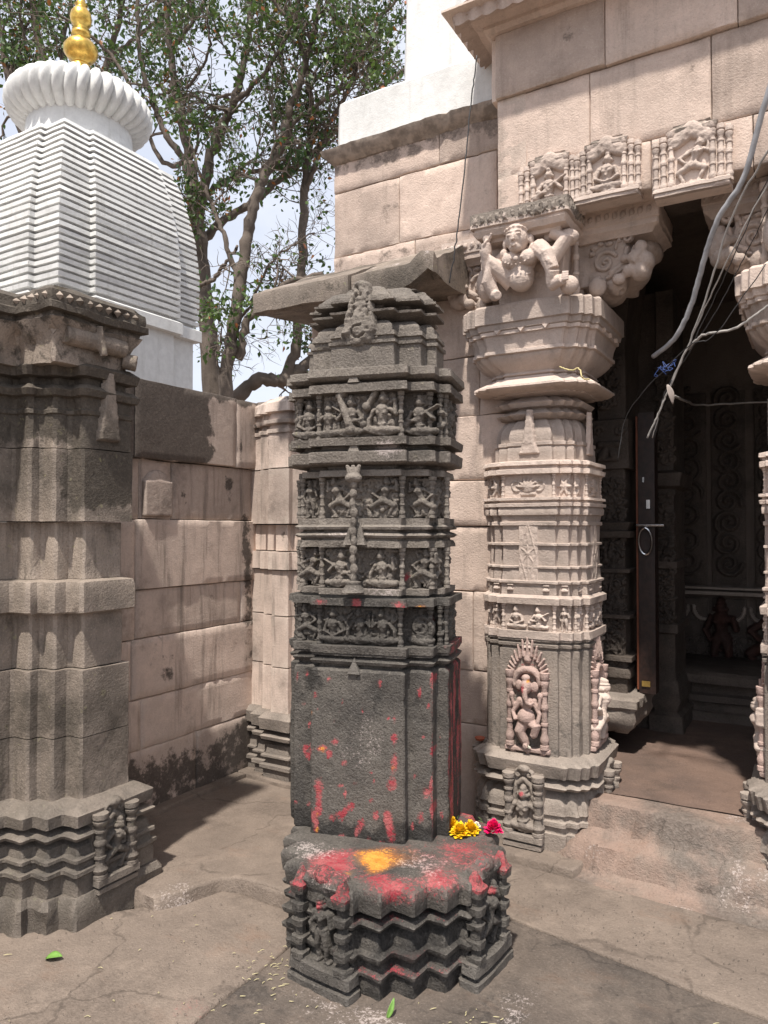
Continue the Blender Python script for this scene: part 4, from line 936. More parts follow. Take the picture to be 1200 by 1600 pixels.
def frieze(name, z0, z1, t0, t1, off, rec, mat):
    return ring(name, CP, [(z0, off), (z0+t0, off+.002), (z0+t0+.002, off-rec), (z1-t1-.002, off-rec), (z1-t1, off+.002), (z1, off)], mat, cp, seg=.02, amp=.0042, ch=.008, stain=up_stain)
def pyramid(x, y, z, w, h, mat, par): MB().add([(x-w/2, y, z), (x+w/2, y, z), (x+w/2, y+.05, z), (x-w/2, y+.05, z), (x, y+.012, z+h), (x, y+.04, z+h)], [(0, 1, 4), (1, 2, 5, 4), (2, 3, 5), (3, 0, 4, 5), (3, 2, 1, 0)]).build('pyramid_motif', mat, par, smooth=False)
def filler(w, H, seed):
    r = random.Random(seed); P = []
    for i in range(int(w*H/.00055)):
        x, y = r.uniform(-w/2+.012, w/2-.012), r.uniform(.01, H-.012)
        if r.random() < .45: P += spiral(x, y, r.uniform(.014, .022), 1.1, .0065, r.uniform(0, 6), r.choice((1, -1)), .0, 1.1, 10)
        elif r.random() < .5: P.append(('e', x, y, r.uniform(.008, .014), r.uniform(.010, .018), 0, r.uniform(.009, .016)))
        else:
            an = r.uniform(0, 3.1); l = r.uniform(.01, .025); P.append(('c', x, y, min(w/2, max(-w/2, x+l*math.cos(an))), min(H-.01, y+l*math.sin(an)),   .008, .006, .002, 1.3))
    for s in (-1, 1): P.append(('c', -w/2+.008, H-.012, w/2-.008, H-.012, .006, .006, 0, 1))
    return relief(P, .0035, .0015, 'foliage_carving')
def dress(z0, z1, off, rec, mat, cent, side2, seeds, colx=(-.165, .165), colc=None):
    """figures and colonettes in a recessed frieze between z0 and z1"""
    H = z1 - z0; r = .0105; d = off - rec
    def colon(x, y, n=(0, -1), r_=r): put(colonette_mesh(H, r_), mat, cp, (x - n[0]*.0, y, z0), n)
    put(filler(.30, H, seeds), mat, cp, (0, -.25-d, z0))
    for s in (-1, 1): put(filler(.07, H, seeds+5), mat, cp, (s*.235, -.20-d, z0))
    put(filler(.24, H, seeds+9), mat, cp, (c_+d, 0, z0), (1, 0))
    for x in colx: colon(x, -.25-d-.004)
    for x in (-.27,): colon(x, -.20-d-.004)
    for x in (.27,): colon(x, -.20-d-.004)
    for s in (-1, 1): colon(s*.315, -.13-d-.004)
    for (x, ps, mir, hh) in cent:
        seeds += 1; put(fig_mesh(ps, H*hh, mir, seeds, .0032, 1.15), mat, cp, (x, -.25-d, z0+.001))
    for (x, ps, mir) in side2:
        seeds += 1; put(fig_mesh(ps, H*.96, mir, seeds, .0032, 1.15), mat, cp, (x, -.20-d, z0+.001))
    for k, y in enumerate((-.085, .0, .085)):
        seeds += 1; put(fig_mesh(('dance', 'play', 'stand')[k], H*.96, 1, seeds, .0032, 1.15), mat, cp, (c_+d, y, z0+.001), (1, 0))
        put(fig_mesh(('stand', 'drum', 'dance')[k], H*.96, -1, seeds, .0032, 1.15), mat, cp, (-c_-d, y, z0+.001), (-1, 0))
    for y in (-.122, -.043, .043, .122):
        put(colonette_mesh(H, r), mat, cp, (c_+d+.003, y, z0), (1, 0)); put(colonette_mesh(H, r), mat, cp, (-c_-d-.003, y, z0), (-1, 0))
# bottom frieze
frieze('frieze_block', 1.06, 1.272, .028, .028, .004, .040, Bk)
dress(1.09, 1.242, .004, .040, Bk, [(-.105, 'meditate', 1, .95), (0, 'sit', 1, 1.0), (.10, 'sit', -1, .98)], [(-.235, 'dance', -1)], 20, colx=(-.165, .165))
P = spiral(0, .07, .05, 1.9, .010, -2.2, 1, .0, 1.2, 40, .15) + [('c', -.045, .02, .02, .012, .012, .02, 0, 1), ('e', .03, .018, .02, .014, 0, .02)]
put(relief(P, .003, .001, 'coiled_serpent'), Bk, cp, (.235, -.20+.036, 1.092))
pyramid(-.01, -.262, .985, .05, .06, Bk, cp)
# third frieze
ring('joint_stone', CP, [(1.272, -.03), (1.284, -.03)], Bk, cp, seg=.04)
frieze('frieze_block', 1.284, 1.494, .022, .026, -.020, .040, Bs)
dress(1.308, 1.466, -.020, .040, Bs, [(-.085, 'play', -1, .98), (.085, 'sit', 1, .98)], [(-.235, 'lunge', 1), (.235, 'dance', 1)], 40)
ring('ledge_moulding', CP, [(1.494, -.03), (1.503, -.03), (1.506, -.016), (1.515, -.010), (1.524, -.022), (1.528, -.036), (1.535, -.036), (1.538, -.014), (1.548, -.010), (1.556, -.022)], Bs, cp, seg=.02, amp=.004, ch=.007, stain=up_stain)
# second frieze
frieze('frieze_block', 1.556, 1.768, .024, .024, -.022, .040, Bs)
dress(1.582, 1.742, -.022, .040, Bs, [(-.085, 'lunge', -1, 1.0), (.09, 'dance', 1, 1.0)], [(-.235, 'stand', 1), (.235, 'lunge', -1)], 60)
# slab and top frieze
ring('ledge_slab', CP, [(1.768, -.05), (1.785, -.045), (1.79, .004), (1.797, .012), (1.836, .012), (1.842, -.01), (1.85, -.03), (1.862, -.03)], Bs, cp, seg=.02, amp=.004, ch=.007, stain=up_stain)
frieze('frieze_block', 1.862, 2.10, .030, .032, .010, .044, Bs)
dress(1.894, 2.066, .010, .044, Bs, [(-.125, 'sit', -1, .85), (-.035, 'play', -1, .98), (.095, 'sit', 1, 1.05)], [(-.232, 'meditate', 1), (.232, 'play', 1)], 80, colx=(-.168, .168))
obj('club_motif', relief([('c', -.075, .155, -.035, .05, .012, .017, .016, 1), ('e', -.03, .03, .022, .022, .012, .02), ('c', -.08, .16, -.055, .175, .014, .01, .014, 1), ('c', .04, .12, .07, .17, .011, .013, .012, 1), ('e', .035, .115, .018, .018, .014, .016)], .003, .001, 'club_motif'), Bs, cp, (0, -.25+.034-.01, 1.896))
ring('cornice_slab', CP, [(2.10, -.03), (2.112, -.03), (2.118, .004), (2.13, .016), (2.158, .014), (2.166, -.012)], Bs, cp, seg=.025)
pyramid(-.012, -.262, 2.104, .045, .055, Bs, cp); pyramid(-.012, -.258, 1.838, .045, .055, Bs, cp)
ring('crown_block', CP, [(2.166, -0.056), (2.265, -0.058), (2.268, -0.050), (2.28, -0.050), (2.283, -0.062), (2.295, -0.062), (2.298, -0.054), (2.315, -0.056), (2.318, -0.068), (2.345, -0.074), (2.362, -0.090), (2.372, -0.113)], Bs, cp, seg=.02, amp=.004)
ring('crown_ledge', CP, [(2.372, -0.118), (2.388, -0.078), (2.392, -0.056), (2.40, -0.054), (2.408, -0.078), (2.415, -0.118)], Bs, cp, seg=.02, amp=.003)
ring('crown_cap', CP, [(2.415, -0.128), (2.435, -0.118), (2.438, -0.058), (2.447, -0.058), (2.45, -0.070), (2.462, -0.074), (2.465, -0.080), (2.485, -0.098), (2.49, -0.108), (2.505, -0.118), (2.52, -0.148)], Bs, cp, seg=.018, amp=.006)
P = [('e', 0, .045, .072, .05, .0, .026), ('t', 0, .04, .25, .066, .030, .026), ('e', 0, .25, .03, .02, .0, .028)]
P += [('g', .058*math.cos(a), .045+.055*math.sin(a), .058*math.cos(a+.5), .045+.055*math.sin(a+.5), .006, .012) for a in np.arange(3.3, 6.0, .5)]
P += [('g', .026*math.cos(a), .05+.024*math.sin(a), .026*math.cos(a+.5), .05+.024*math.sin(a+.5), .005, .010) for a in np.arange(1.3, 5.8, .5)]
P += [('g', -.028, .11, -.020, .15, .005, .010), ('g', -.024, .165, -.012, .2, .005, .010), ('g', .03, .11, .026, .15, .005, .010), ('g', .026, .165, .03, .205, .005, .010), ('g', -.005, .21, -.012, .235, .005, .01)]
o = put(relief(P, .0032, .003, 'crest_motif'), Bs, cp, (-.01, -.188, 2.262)); o.rotation_euler.x = R(-9); o.scale = (1.15, 1.3, 1.0)
for (par, w, h, p, sd_) in [(ip, .15, 1.1, (.06, -.165, .45), 1), (ip, .13, .3, (.06, -.188, 1.95), 2), (ip, .22, .8, (-.16, -.10, .5), 3), (ij, .12, .42, (0, -.135, .66), 4), (ij, .12, .42, (0, -.135, 1.07), 5), (ij, .13, .8, (-.13, -.105, .7), 6), (ij, .12, .7, (0, -.135, 1.66), 7)]:
    put(filler(w, h, 300+sd_), M['inner'], par, p)
for k in range(4): put(filler(.30, .26, 310+k), M['inner'], ri, (-1.09+.27*k+.5, .03, .22))
# hanging chain and bell down the middle of the friezes
mb = MB(); mb.lathe(0, 0, [(0, .012), (.006, .046), (.02, .040), (.034, .028), (.045, .030), (.05, .012)], 12)
mb.build('hanging_bell', Bs, cp, loc=(-.01, -.262, 1.292))
mb = MB()
for i in range(11):
    z = 1.35 + i*.036; mb.sphere((-.01+.003*math.sin(i*2.1), -.262, z), (.014+.004*(i % 2), .013, .022), nu=8, nv=6)
blob('hanging_chain', mb, Bs, cp, .004, 1, rough=.002)
mb = MB(); mb.sphere((-.01, -.262, 1.735), (.036, .022, .02)); mb.sphere((-.01, -.266, 1.737), (.014, .024, .012))
for s in (-1, 0, 1): mb.tube([(-.01+s*.01, -.262, 1.745), (-.01+s*.026, -.264, 1.785)], [.014, .007], 8)
mb.tube([(-.01, -.26, 1.70), (-.01, -.26, 1.735)], .012, 8)
blob('lotus_knob', mb, Bs, cp, .004, 1, rough=.001)
ring('chain_flare', [(-.055, -.262), (.035, -.262), (.035, -.2), (-.055, -.2)], [(1.478, .0), (1.53, -.015), (1.565, -.024)], Bs, cp, seg=.03, cap='n')

# base block, turned and set forward of the shaft
def star(q):
    out = []
    for k in range(4):
        c, s = [(1, 0), (0, 1), (-1, 0), (0, -1)][k]; out += [(x*c - y*s, x*s + y*c) for x, y in q]
    return out
BP = star([(.115, -.395), (.115, -.355), (.20, -.355), (.20, -.285), (.285, -.285), (.285, -.20), (.355, -.20), (.355, -.115), (.395, -.115)])
def base_st(P):
    Q = P[:, :2]; z = P[:, 2]; top = sstep(.27, .34, z)
    g_ = .95*gauss(Q, (.04, -.18), (.075, .06))*top + .45*gauss(Q, (.1, -.1), (.12, .1))*top + .6*gauss(Q, (.10, -.24), (.03, .05))*top + .6*gauss(Q, (.04, -.33), (.02, .05))*top
    r = top*(1.05*gauss(Q, (-.06, -.28), (.09, .10)) + .78*gauss(Q, (.18, -.30), (.11, .06)) + .42*gauss(Q, (.10, -.10), (.14, .10)) + .14*gauss(Q, (.1, -.1), (.35, .3)) + .7*gauss(Q, (.31, -.17), (.07, .09)) + .85*gauss(Q, (.08, .42), (.22, .10)) + .5*gauss(Q, (.28, .1), (.15, .15)))
    r = r + .25*sstep(.02, .0, np.abs(z-.14))*sstep(.0, .2, P[:, 0]-P[:, 1]-.25) + .4*sstep(.02, .0, np.abs(z-.085))*sstep(.0, .2, P[:, 0]-P[:, 1]-.25) + .3*sstep(.015, .0, np.abs(z-.25))
    a = .42*gauss(Q, (-.2, -.25), (.14, .10))*top + .36*gauss(Q, (.22, -.12), (.15, .12))*top + .5*sstep(.02, .0, np.abs(z-.11))*gauss(Q, (-.3, -.3), (.15, .15))
    return np.stack([r - g_*.5, g_, .5 + 0*r - .4*top, a], 1)
px_, py_ = .133, -.218
pb = ring('pedestal', BP, [(-.03, .0), (.065, .0), (.072, .010), (.084, .012), (.092, -.006), (.12, -.012), (.125, .006), (.133, .010), (.145, .012), (.152, -.008), (.18, -.012), (.20, -.024), (.212, -.04), (.222, -.042), (.228, .006), (.24, .012), (.252, -.002), (.257, -.038), (.272, -.038), (.278, .010), (.335, .016), (.35, .010), (.360, -.012)], Bk, cp, seg=.014, amp=.0034, stain=base_st, ch=.006, loc=(px_, py_, 0), rz=R(-19))
for k, (n, pose) in enumerate([((0, -1), 'stand'), ((1, 0), 'dance')]):
    r = empty('pedestal_niche', (px_, py_, 0), R(-19) + face_rot(n), cp)
    y = -.395
    for s in (-1, 1):
        ring('colonette', [(s*.092-.02, y-.038), (s*.092+.02, y-.038), (s*.092+.02, y+.01), (s*.092-.02, y+.01)], [(.085, .006), (.105, .007), (.11, -.004), (.13, -.006), (.135, .004), (.158, .006), (.162, -.004), (.19, -.006), (.194, .003), (.215, .005), (.22, -.005), (.24, -.006), (.245, .004), (.27, .007), (.275, -.003), (.30, -.002), (.305, .008), (.335, .012), (.345, .002), (.365, -.004), (.385, -.014)], Bk, r, seg=.014, amp=.005, ch=.009, stain=lambda P: np.stack([.6*sstep(.30, .34, P[:, 2]), 0*P[:, 0], 0*P[:, 0], 0*P[:, 0]], 1))
    fm = relief(shift(figure(pose, .225, 1, 3+k, 1.3), 0, .0, .010) + [('c', -.06, .19, 0, .255, .014, .02, .006, 1), ('c', .06, .19, 0, .255, .014, .02, .006, 1), ('c', -.062, .08, -.062, .19, .01, .012, .004, 1), ('c', .062, .08, .062, .19, .01, .012, .004, 1), ('e', 0, .28, .045, .03, .01, .03)], .003, .002, 'carved_figure')
    v = np.empty(len(fm.vertices)*3); fm.vertices.foreach_get('co', v); setstain(fm, v.reshape(-1, 3), lambda Q: np.stack([1.1*gauss(Q[:, [0, 2]], (0, .195), (.016, .02)) + .5*sstep(.24, .27, Q[:, 2]), 0*Q[:, 0], .45+0*Q[:, 0], 0*Q[:, 0]], 1))
    obj('carved_figure', fm, Bk, r, (0, y+.012, .09))
    ring('niche_sill', [(-.125, y-.035), (.125, y-.035), (.125, y+.02), (-.125, y+.02)], [(.0, .01), (.03, .01), (.034, -.008), (.045, -.008), (.05, .006), (.085, .006), (.09, -.01)], Bk, r, seg=.03, amp=.006, cap='n', ch=.008)
    ring('niche_hood', [(-.075, y-.02), (.075, y-.02), (.075, y+.05), (-.075, y+.05)], [(.325, .0), (.35, .01), (.372, .0), (.382, -.03)], Bk, r, seg=.02, amp=.008, cap='n', ch=.01, stain=lambda P: np.stack([.55*sstep(.34, .38, P[:, 2]), 0*P[:, 0], 0*P[:, 0], .2+0*P[:, 0]], 1))

# ------------------------------------------------------------------ doorway pillars
dp = empty('doorway_pillar', (-1.217, 3.69, 0)); tag(dp, 'pale carved pillar left of the doorway holding a bracket with a four limbed stone figure', 'pillar', 'carved pillars flanking the doorway')
DQ = [(.145, -.26), (.145, -.232), (.20, -.232), (.20, -.20), (.232, -.20), (.232, -.145), (.26, -.145)]
DP = star(DQ); Mp, Mg = M['pillar'], M['plinth']
def dpr(name, prof, mat=None, seg=.022, amp=.002, **k): return ring(name, DP, prof, mat or Mp, dp, seg=seg, amp=amp, **k)
dpr('pillar_base', [(.02, .05), (.12, .05), (.123, .038), (.15, .036), (.155, .05), (.175, .05), (.18, .038), (.20, .038), (.205, .048), (.22, .045), (.25, .042), (.285, .02), (.30, .0), (.312, .0), (.318, .045), (.333, .058), (.35, .03), (.358, .01), (.37, .01), (.375, .05), (.435, .062), (.457, .03), (.462, .0)], Mg, amp=.004, ch=.010)
def dst(P):
    r = .62*sstep(.05, .0, np.abs(P[:, 2]-.93))*sstep(-.1, -.24, P[:, 1]); return np.stack([.42*gauss(P[:, [0, 2]], (0, .8), (.14, .22))*sstep(-.2, -.25, P[:, 1]), 0*r, .5*gauss(P[:, [0, 2]], (.0, .5), (.4, .25)), 0*r], 1)
dpr('lower_shaft', [(.462, .0), (.955, .0), (.96, -.008), (.968, -.008), (.972, .006), (.985, .008), (.99, -.006), (.996, -.006), (1.0, .008), (1.01, .008)], M['plinth'], stain=dst)
dpr('frieze_block', [(1.01, .012), (1.045, .012), (1.047, -.014), (1.172, -.014), (1.175, .012), (1.205, .014), (1.215, .0), (1.222, -.01)], amp=.0025)
dpr('middle_shaft', [(1.222, -.006), (1.27, -.006), (1.275, .004), (1.285, .004), (1.29, -.008), (1.345, -.012), (1.348, -.002), (1.356, -.002), (1.36, -.013), (1.455, -.013), (1.458, -.002), (1.468, -.002), (1.471, -.013), (1.55, -.012), (1.555, -.002), (1.57, -.002), (1.573, -.010), (1.60, -.006), (1.605, .004), (1.63, .006), (1.645, .0)])
dpr('carved_band', [(1.645, .012), (1.66, .014), (1.664, .0), (1.672, .0), (1.676, .014), (1.688, .014), (1.69, -.012), (1.80, -.012), (1.803, .014), (1.825, .014), (1.829, .0), (1.84, .0), (1.845, .014), (1.862, .012), (1.868, -.01)])
dpr('upper_shaft', [(1.868, -.03), (1.93, -.03), (1.94, -.035), (1.945, -.028), (1.96, -.028), (1.963, -.038), (1.99, -.036), (2.03, -.045), (2.065, -.065), (2.075, -.075), (2.08, -.055), (2.10, -.035), (2.11, -.055), (2.12, -.07), (2.13, -.075), (2.135, -.045), (2.155, -.03), (2.175, -.06), (2.19, -.08)])
dpr('drip_ring', [(2.19, -.06), (2.20, -.02), (2.205, -.02), (2.213, .035), (2.225, .052), (2.235, .05), (2.265, .005), (2.275, -.015), (2.285, -.02)], ch=.008)
dpr('capital_bowl', [(2.285, -.025), (2.292, -.012), (2.305, -.02), (2.315, -.012), (2.335, .012), (2.36, .032), (2.378, .042), (2.384, .042), (2.388, .056), (2.402, .056), (2.406, .046), (2.44, .050), (2.475, .06), (2.478, .07), (2.495, .072)], ch=.01)
dpr('abacus', [(2.495, .07), (2.50, .078), (2.525, .082), (2.53, .092), (2.61, .092), (2.622, .082)], ch=.006)
dpr('bracket_core', [(2.622, -.02), (2.86, -.02), (2.99, .02), (3.02, .02)])
for n in ((0, -1), (1, 0), (-1, 0)):
    ang = face_rot(n)
    def T(x, y, z, n=n):
        c, s = math.cos(ang), math.sin(ang); return (x*c - y*s, x*s + y*c, z)
    def pf(me, x, y, z, mat=Mp, name=None): return obj(name or me.name.split('.')[0], me, mat, dp, T(x, y, z), ang)
    # figure frieze
    for i, x in enumerate((-.06, .05)): pf(fig_mesh(('meditate', 'play')[i], .118, 1, 100+i, .003, 1.2), x, -.26+.014-.0, 1.05)
    for x in (-.128, .128): pf(colonette_mesh(.125, .009), x, -.249, 1.047)
    for s in (-1, 1):
        pf(fig_mesh('stand', .12, s, 105, .003, 1.2), s*.168, -.218, 1.048); pf(colonette_mesh(.125, .008), s*.213, -.19, 1.047)
    # lotus / pot band
    if 'lotus' not in _fc:
        P = [('e', 0, .045, .03, .03, 0, .016)]
        for a in np.linspace(.15, math.pi-.15, 7): P.append(('c', .012*math.cos(a), .05, .05*math.cos(a), .045+.05*math.sin(a), .012, .006, .004, 1))
        P += spiral(-.058, .06, .03, 1.1, .008, -1.2, -1, 0) + spiral(.058, .06, .03, 1.1, .008, math.pi+1.2, 1, 0) + [('c', -.03, .015, .03, .015, .01, .01, 0, 1)]
        _fc['lotus'] = relief(P, .003, .001, 'lotus_motif')
        _fc['halflotus'] = relief([('e', 0, .05, .02, .022, 0, .012)] + [('c', 0, .05, .028*math.cos(a), .05+.04*math.sin(a), .01, .006, .002, 1) for a in np.arange(0, 6.2, 1.04)], .003, .001, 'lotus_motif')
    pf(_fc['lotus'], 0, -.247, 1.69)
    for x in (-.128, .128): pf(colonette_mesh(.11, .008), x, -.25, 1.69)
    for s in (-1, 1): pf(_fc['halflotus'], s*.17, -.22, 1.69); pf(colonette_mesh(.11, .007), s*.213, -.19, 1.69)
    # star diamond on the middle shaft
    if 'dia' not in _fc:
        P = [('b', -.048, .048, .0, .31, .004)]
        for s in (-1, 1): P += [('c', s*.042, .155, 0, .305, .004, .004, .002, 1.5), ('c', s*.042, .155, 0, .005, .004, .004, .002, 1.5), ('c', 0, .155, s*.03, .11, .004, .004, .003, 1.2), ('c', s*.03, .18, 0, .155, .004, .004, .003, 1.2)]
        P += [('c', 0, .16, 0, .25, .006, .003, .003, 1), ('c', 0, .15, 0, .06, .006, .003, .003, 1), ('e', 0, .155, .012, .012, .003, .008)]
        _fc['dia'] = relief(P, .0028, .0008, 'star_diamond')
        _fc['spike'] = relief([('t', 0, .0, .05, .055, .035, .014), ('t', 0, .05, .22, .034, .012, .016)], .004, .001, 'spire_motif')
        _fc['teeth'] = relief([('b', -.018, .018, 0, .014, .014), ('b', -.012, .012, .014, .022, .008), ('b', -.018, .018, .024, .036, .012)], .003, .001, 'tooth_motif')
    pf(_fc['dia'], 0, -.252, 1.262); pf(_fc['spike'], 0, -.228, 1.90)
    for x in (-.09, .09): pf(_fc['teeth'], x, -.25, 1.235); pf(_fc['teeth'], x, -.25, 1.60)
    for s in (-1, 1): pf(_fc['teeth'], s*.172, -.222, 1.235); pf(_fc['teeth'], s*.172, -.222, 1.60)
    # small drop teeth under the abacus
    for x in (-.12, 0, .12): MB().add([(x-.015, -.345, 2.497), (x+.015, -.345, 2.497), (x, -.345, 2.478), (x-.015, -.32, 2.497), (x+.015, -.32, 2.497), (x, -.32, 2.478)], [(0, 2, 1), (3, 4, 5), (0, 3, 5, 2), (1, 2, 5, 4), (0, 1, 4, 3)]).build('drop_tooth', Mp, dp, smooth=False).rotation_euler = (0, 0, ang)
    pyr = MB().add([(-.02, -.268, 0), (.02, -.268, 0), (0, -.262, .05), (-.02, -.24, 0), (.02, -.24, 0), (0, -.245, .05)], [(0, 1, 2), (4, 3, 5), (3, 0, 2, 5), (1, 4, 5, 2), (0, 3, 4, 1)])
    pyr.build('pyramid_motif', Mp, dp, smooth=False, loc=(0, 0, .965)).rotation_euler = (0, 0, ang)
    # tall niche on the shaft
    r = empty('shaft_niche', (0, 0, 0), ang, dp); r.location = (0, 0, 0)
    y = -.262
    if n == (0, -1): pinkm = stone('pinkish_rubbed_stone', (.43, .31, .27), (.36, .27, .235), grain=.25, streak=.3, dark=(.16, .12, .1))
    for s in (-1, 1): obj('colonette', colonette_mesh(.36, .017), pinkm, r, (s*.086, y-.012, .495))
    P = []
    for a in np.linspace(.05, math.pi-.05, 17):          # flame teeth round the arch
        R1 = .075 + .03*math.sin(a)**3; P.append(('c', R1*math.cos(a), .35+R1*1.05*math.sin(a), (R1+.03)*math.cos(a), .35+(R1+.032+.04*math.sin(a)**8)*1.1*math.sin(a), .008, .005, .010, 1.3))
    for a in np.linspace(0, math.pi, 14): P.append(('c', .064*math.cos(a), .33+.062*math.sin(a), .064*math.cos(a+.23), .33+.062*math.sin(a+.23), .018, .018, .006, 1.2))
    P += [('c', 0, .44, 0, .5, .02, .006, .004, 1)]
    P += [('b', -.11, .11, 0, .022, .028), ('c', -.08, .0, -.06, -.012, .012, .006, .01, 1), ('c', 0, .0, 0, -.02, .014, .006, .01, 1), ('c', .08, 0, .06, -.012, .012, .006, .01, 1)]
    obj('flame_arch', relief(P, .003, .001, 'flame_arch'), pinkm, r, (0, y+.006, .47))
    if n == (0, -1):
        mb = MB()                                         # elephant headed dancer, fused into one body
        def L(*a): return mb.tube([(p[0], y-.018-p[2] if len(p) > 2 else y-.018, p[1]) for p in a[0]], a[1], 10)
        def E(x, z, r3, d=0): mb.sphere((x, y-.018-d, z), r3)
        E(.0, .640, (.044, .040, .042), .006); E(.0, .705, (.036, .028, .032)); E(-.035, .715, (.016, .014, .016)); E(.038, .715, (.016, .014, .016))
        E(.002, .785, (.028, .030, .036), .014); E(-.036, .788, (.020, .009, .026), .004); E(.042, .785, (.020, .009, .026), .004); E(0, .825, (.022, .022, .018), .008)
        L([(.002, .775, .036), (.006, .74, .040), (.016, .712, .038), (.034, .706, .032), (.046, .72, .028)], [.016, .013, .011, .009, .007])
        L([(-.01, .62), (-.030, .57, .012), (-.010, .53, .006), (.0, .505)], [.032, .027, .022, .016]); L([(.0, .505), (.0, .502, .03)], [.014, .012])
        L([(.015, .615), (.055, .600, .020), (.040, .560, .014), (.03, .55, .02)], [.030, .025, .018, .012])
        L([(-.035, .715), (-.062, .69, .008), (-.070, .73, .012)], [.013, .011, .009]); L([(-.035, .705), (-.065, .66, .01), (-.045, .625, .028)], [.013, .011, .010])
        L([(.038, .715), (.066, .69, .008), (.070, .735, .012)], [.013, .011, .009]); L([(.038, .705), (.068, .66, .01), (.06, .62, .022)], [.013, .011, .010])
        E(-.07, .74, (.014, .012, .018), .01); E(.07, .745, (.014, .012, .018), .01)
        fo = blob('dancing_deity', mb, pinkm, r, .0034, 2, rough=.001)
        me = fo.data; v = np.empty(len(me.vertices)*3); me.vertices.foreach_get('co', v)
        setstain(me, v.reshape(-1, 3), lambda Q: np.stack([.95*gauss(Q[:, [0, 2]], (-.006, .775), (.012, .03)), .8*gauss(Q[:, [0, 2]], (.018, .815), (.012, .012)), 0*Q[:, 0], 0*Q[:, 0]], 1))
    else:
        obj('carved_figure', fig_mesh('dance', .30, 1, 7, .0035, 1.5), Mp, r, (0, y+.004, .495))
    standing_niche(dp, .19, .37, 'sit', 11, Mg, T(0, -.312, .045), n, red=(n == (0, -1)))
# bracket arms -----------------------------------------------------------
def arm(nm, w, y_out, z0, zt):
    """bracket arm reaching -Y in its own frame; carved crown moulding on top"""
    A = empty(nm, (0, 0, 0), 0, dp)
    sq = lambda w, y: [(-w/2, y), (w/2, y), (w/2, -.18), (-w/2, -.18)]
    ring('arm_slab', sq(w, y_out), [(zt-.13, -.05), (zt-.115, -.045), (zt-.11, -.015), (zt-.085, .0), (zt-.08, -.008), (zt-.072, -.008), (zt-.068, .006), (zt, .008)], Mp, A, seg=.025, amp=.005, cap='n', ch=.006, stain=lambda P: np.stack([0*P[:, 0], 0*P[:, 0], .72*sstep(zt-.07, zt-.05, P[:, 2]), 0*P[:, 0]], 1))
    return A
A1 = arm('figure_bracket', .46, -.46, 2.63, 3.03); A1.location = (.03, 0, 0)
ring('arm_block', [(-.155, -.30), (.155, -.30), (.155, -.15), (-.155, -.15)], [(2.625, .0), (2.9, .03)], Mp, A1, seg=.03, cap='n')
P = []
for i in range(12):
    x = -.21+i*.038; P += [('e', x, .034+.005*math.sin(i*3), .014, .018, .0, .012), ('c', x-.012, .014, x+.012, .056, .005, .005, .0, 1), ('c', x+.012, .014, x-.012, .056, .005, .005, .0, 1)]
obj('flower_band', relief(P, .003, .002, 'flower_band', lambda Q: np.stack([0*Q[:, 0], 0*Q[:, 0], .62+0*Q[:, 0], 0*Q[:, 0]], 1)), Mp, A1, (0, -.466, 2.96))
o = obj('flower_band', bpy.data.meshes['flower_band'], Mp, A1, (.237, -.30, 2.96), R(90)); o.scale = (.62, 1, 1)
mb = MB(); Y0 = -.36                                       # the crouching bearer: torso, head, raised limbs in one body
KX, KR = 1.28, 1.27
HEAD = False
def Zf(z): return 2.890 + (z-2.905)*1.25 if HEAD else 2.645 + (z-2.655)*1.04
def Lm(pts, rr, n=12): mb.tube([(x*KX-.01, Y0-d*1.3, Zf(z)) for x, z, d in pts], [q*KR for q in rr] if hasattr(rr, '__len__') else rr*KR, n)
def Em(x, z, d, r3): mb.sphere((x*KX-.01, Y0-d*1.3, Zf(z)), tuple(q*KR for q in r3), nu=16, nv=12)
Em(.0, 2.715, .02, (.046, .044, .044)); Em(.0, 2.745, .015, (.048, .040, .044)); Em(0, 2.79, .015, (.056, .040, .040)); Lm([(-.045, 2.73, .042), (0, 2.715, .062), (.045, 2.73, .042)], .004, 6); Em(-.032, 2.80, .045, (.034, .028, .030)); Em(.036, 2.80, .045, (.034, .028, .030))
Lm([(-.075, 2.835, .0), (0, 2.84, .0), (.075, 2.835, .0)], [.032, .036, .032])
Lm([(.0, 2.84, .01), (-.002, 2.875, .03)], [.030, .028])
HEAD = True
Em(-.004, 2.905, .050, (.043, .044, .052))
Em(-.004, 2.868, .062, (.026, .026, .018)); Em(-.004, 2.94, .044, (.044, .040, .024))
Em(-.053, 2.895, .04, (.010, .016, .022)); Em(.046, 2.895, .04, (.010, .016, .022)); Em(-.058, 2.86, .04, (.016, .018, .018)); Em(.052, 2.86, .04, (.017, .018, .02))
Em(-.004, 2.898, .094, (.0075, .010, .014)); Em(-.004, 2.888, .097, (.0095, .008, .006)); Em(-.004, 2.872, .090, (.014, .007, .0035)); Em(-.004, 2.866, .089, (.012, .007, .0035)); Em(-.022, 2.908, .088, (.0105, .006, .0045)); Em(.014, 2.908, .088, (.0105, .006, .0045)); Lm([(-.032, 2.919, .087), (-.02, 2.922, .091), (-.010, 2.919, .09)], .003, 6); Lm([(.024, 2.919, .087), (.012, 2.922, .091), (.002, 2.919, .09)], .003, 6)
for i in range(9): a = math.pi*i/8; Em(-.004+.041*math.cos(a), 2.927+.012*math.sin(a), .062+.022*math.sin(a), (.0065, .006, .006))
HEAD = False
for i in range(11): a = math.pi*(i/10); Em(.0-.055*math.cos(a), 2.84-.045*math.sin(a), .045+.026*math.sin(a), (.0055, .006, .0055))
Em(0, 2.79, .078, (.010, .007, .010))
for i in range(13): a = math.pi*(i/12); Em(.0-.062*math.cos(a), 2.825-.06*math.sin(a), .046+.03*math.sin(a), (.004, .005, .004))
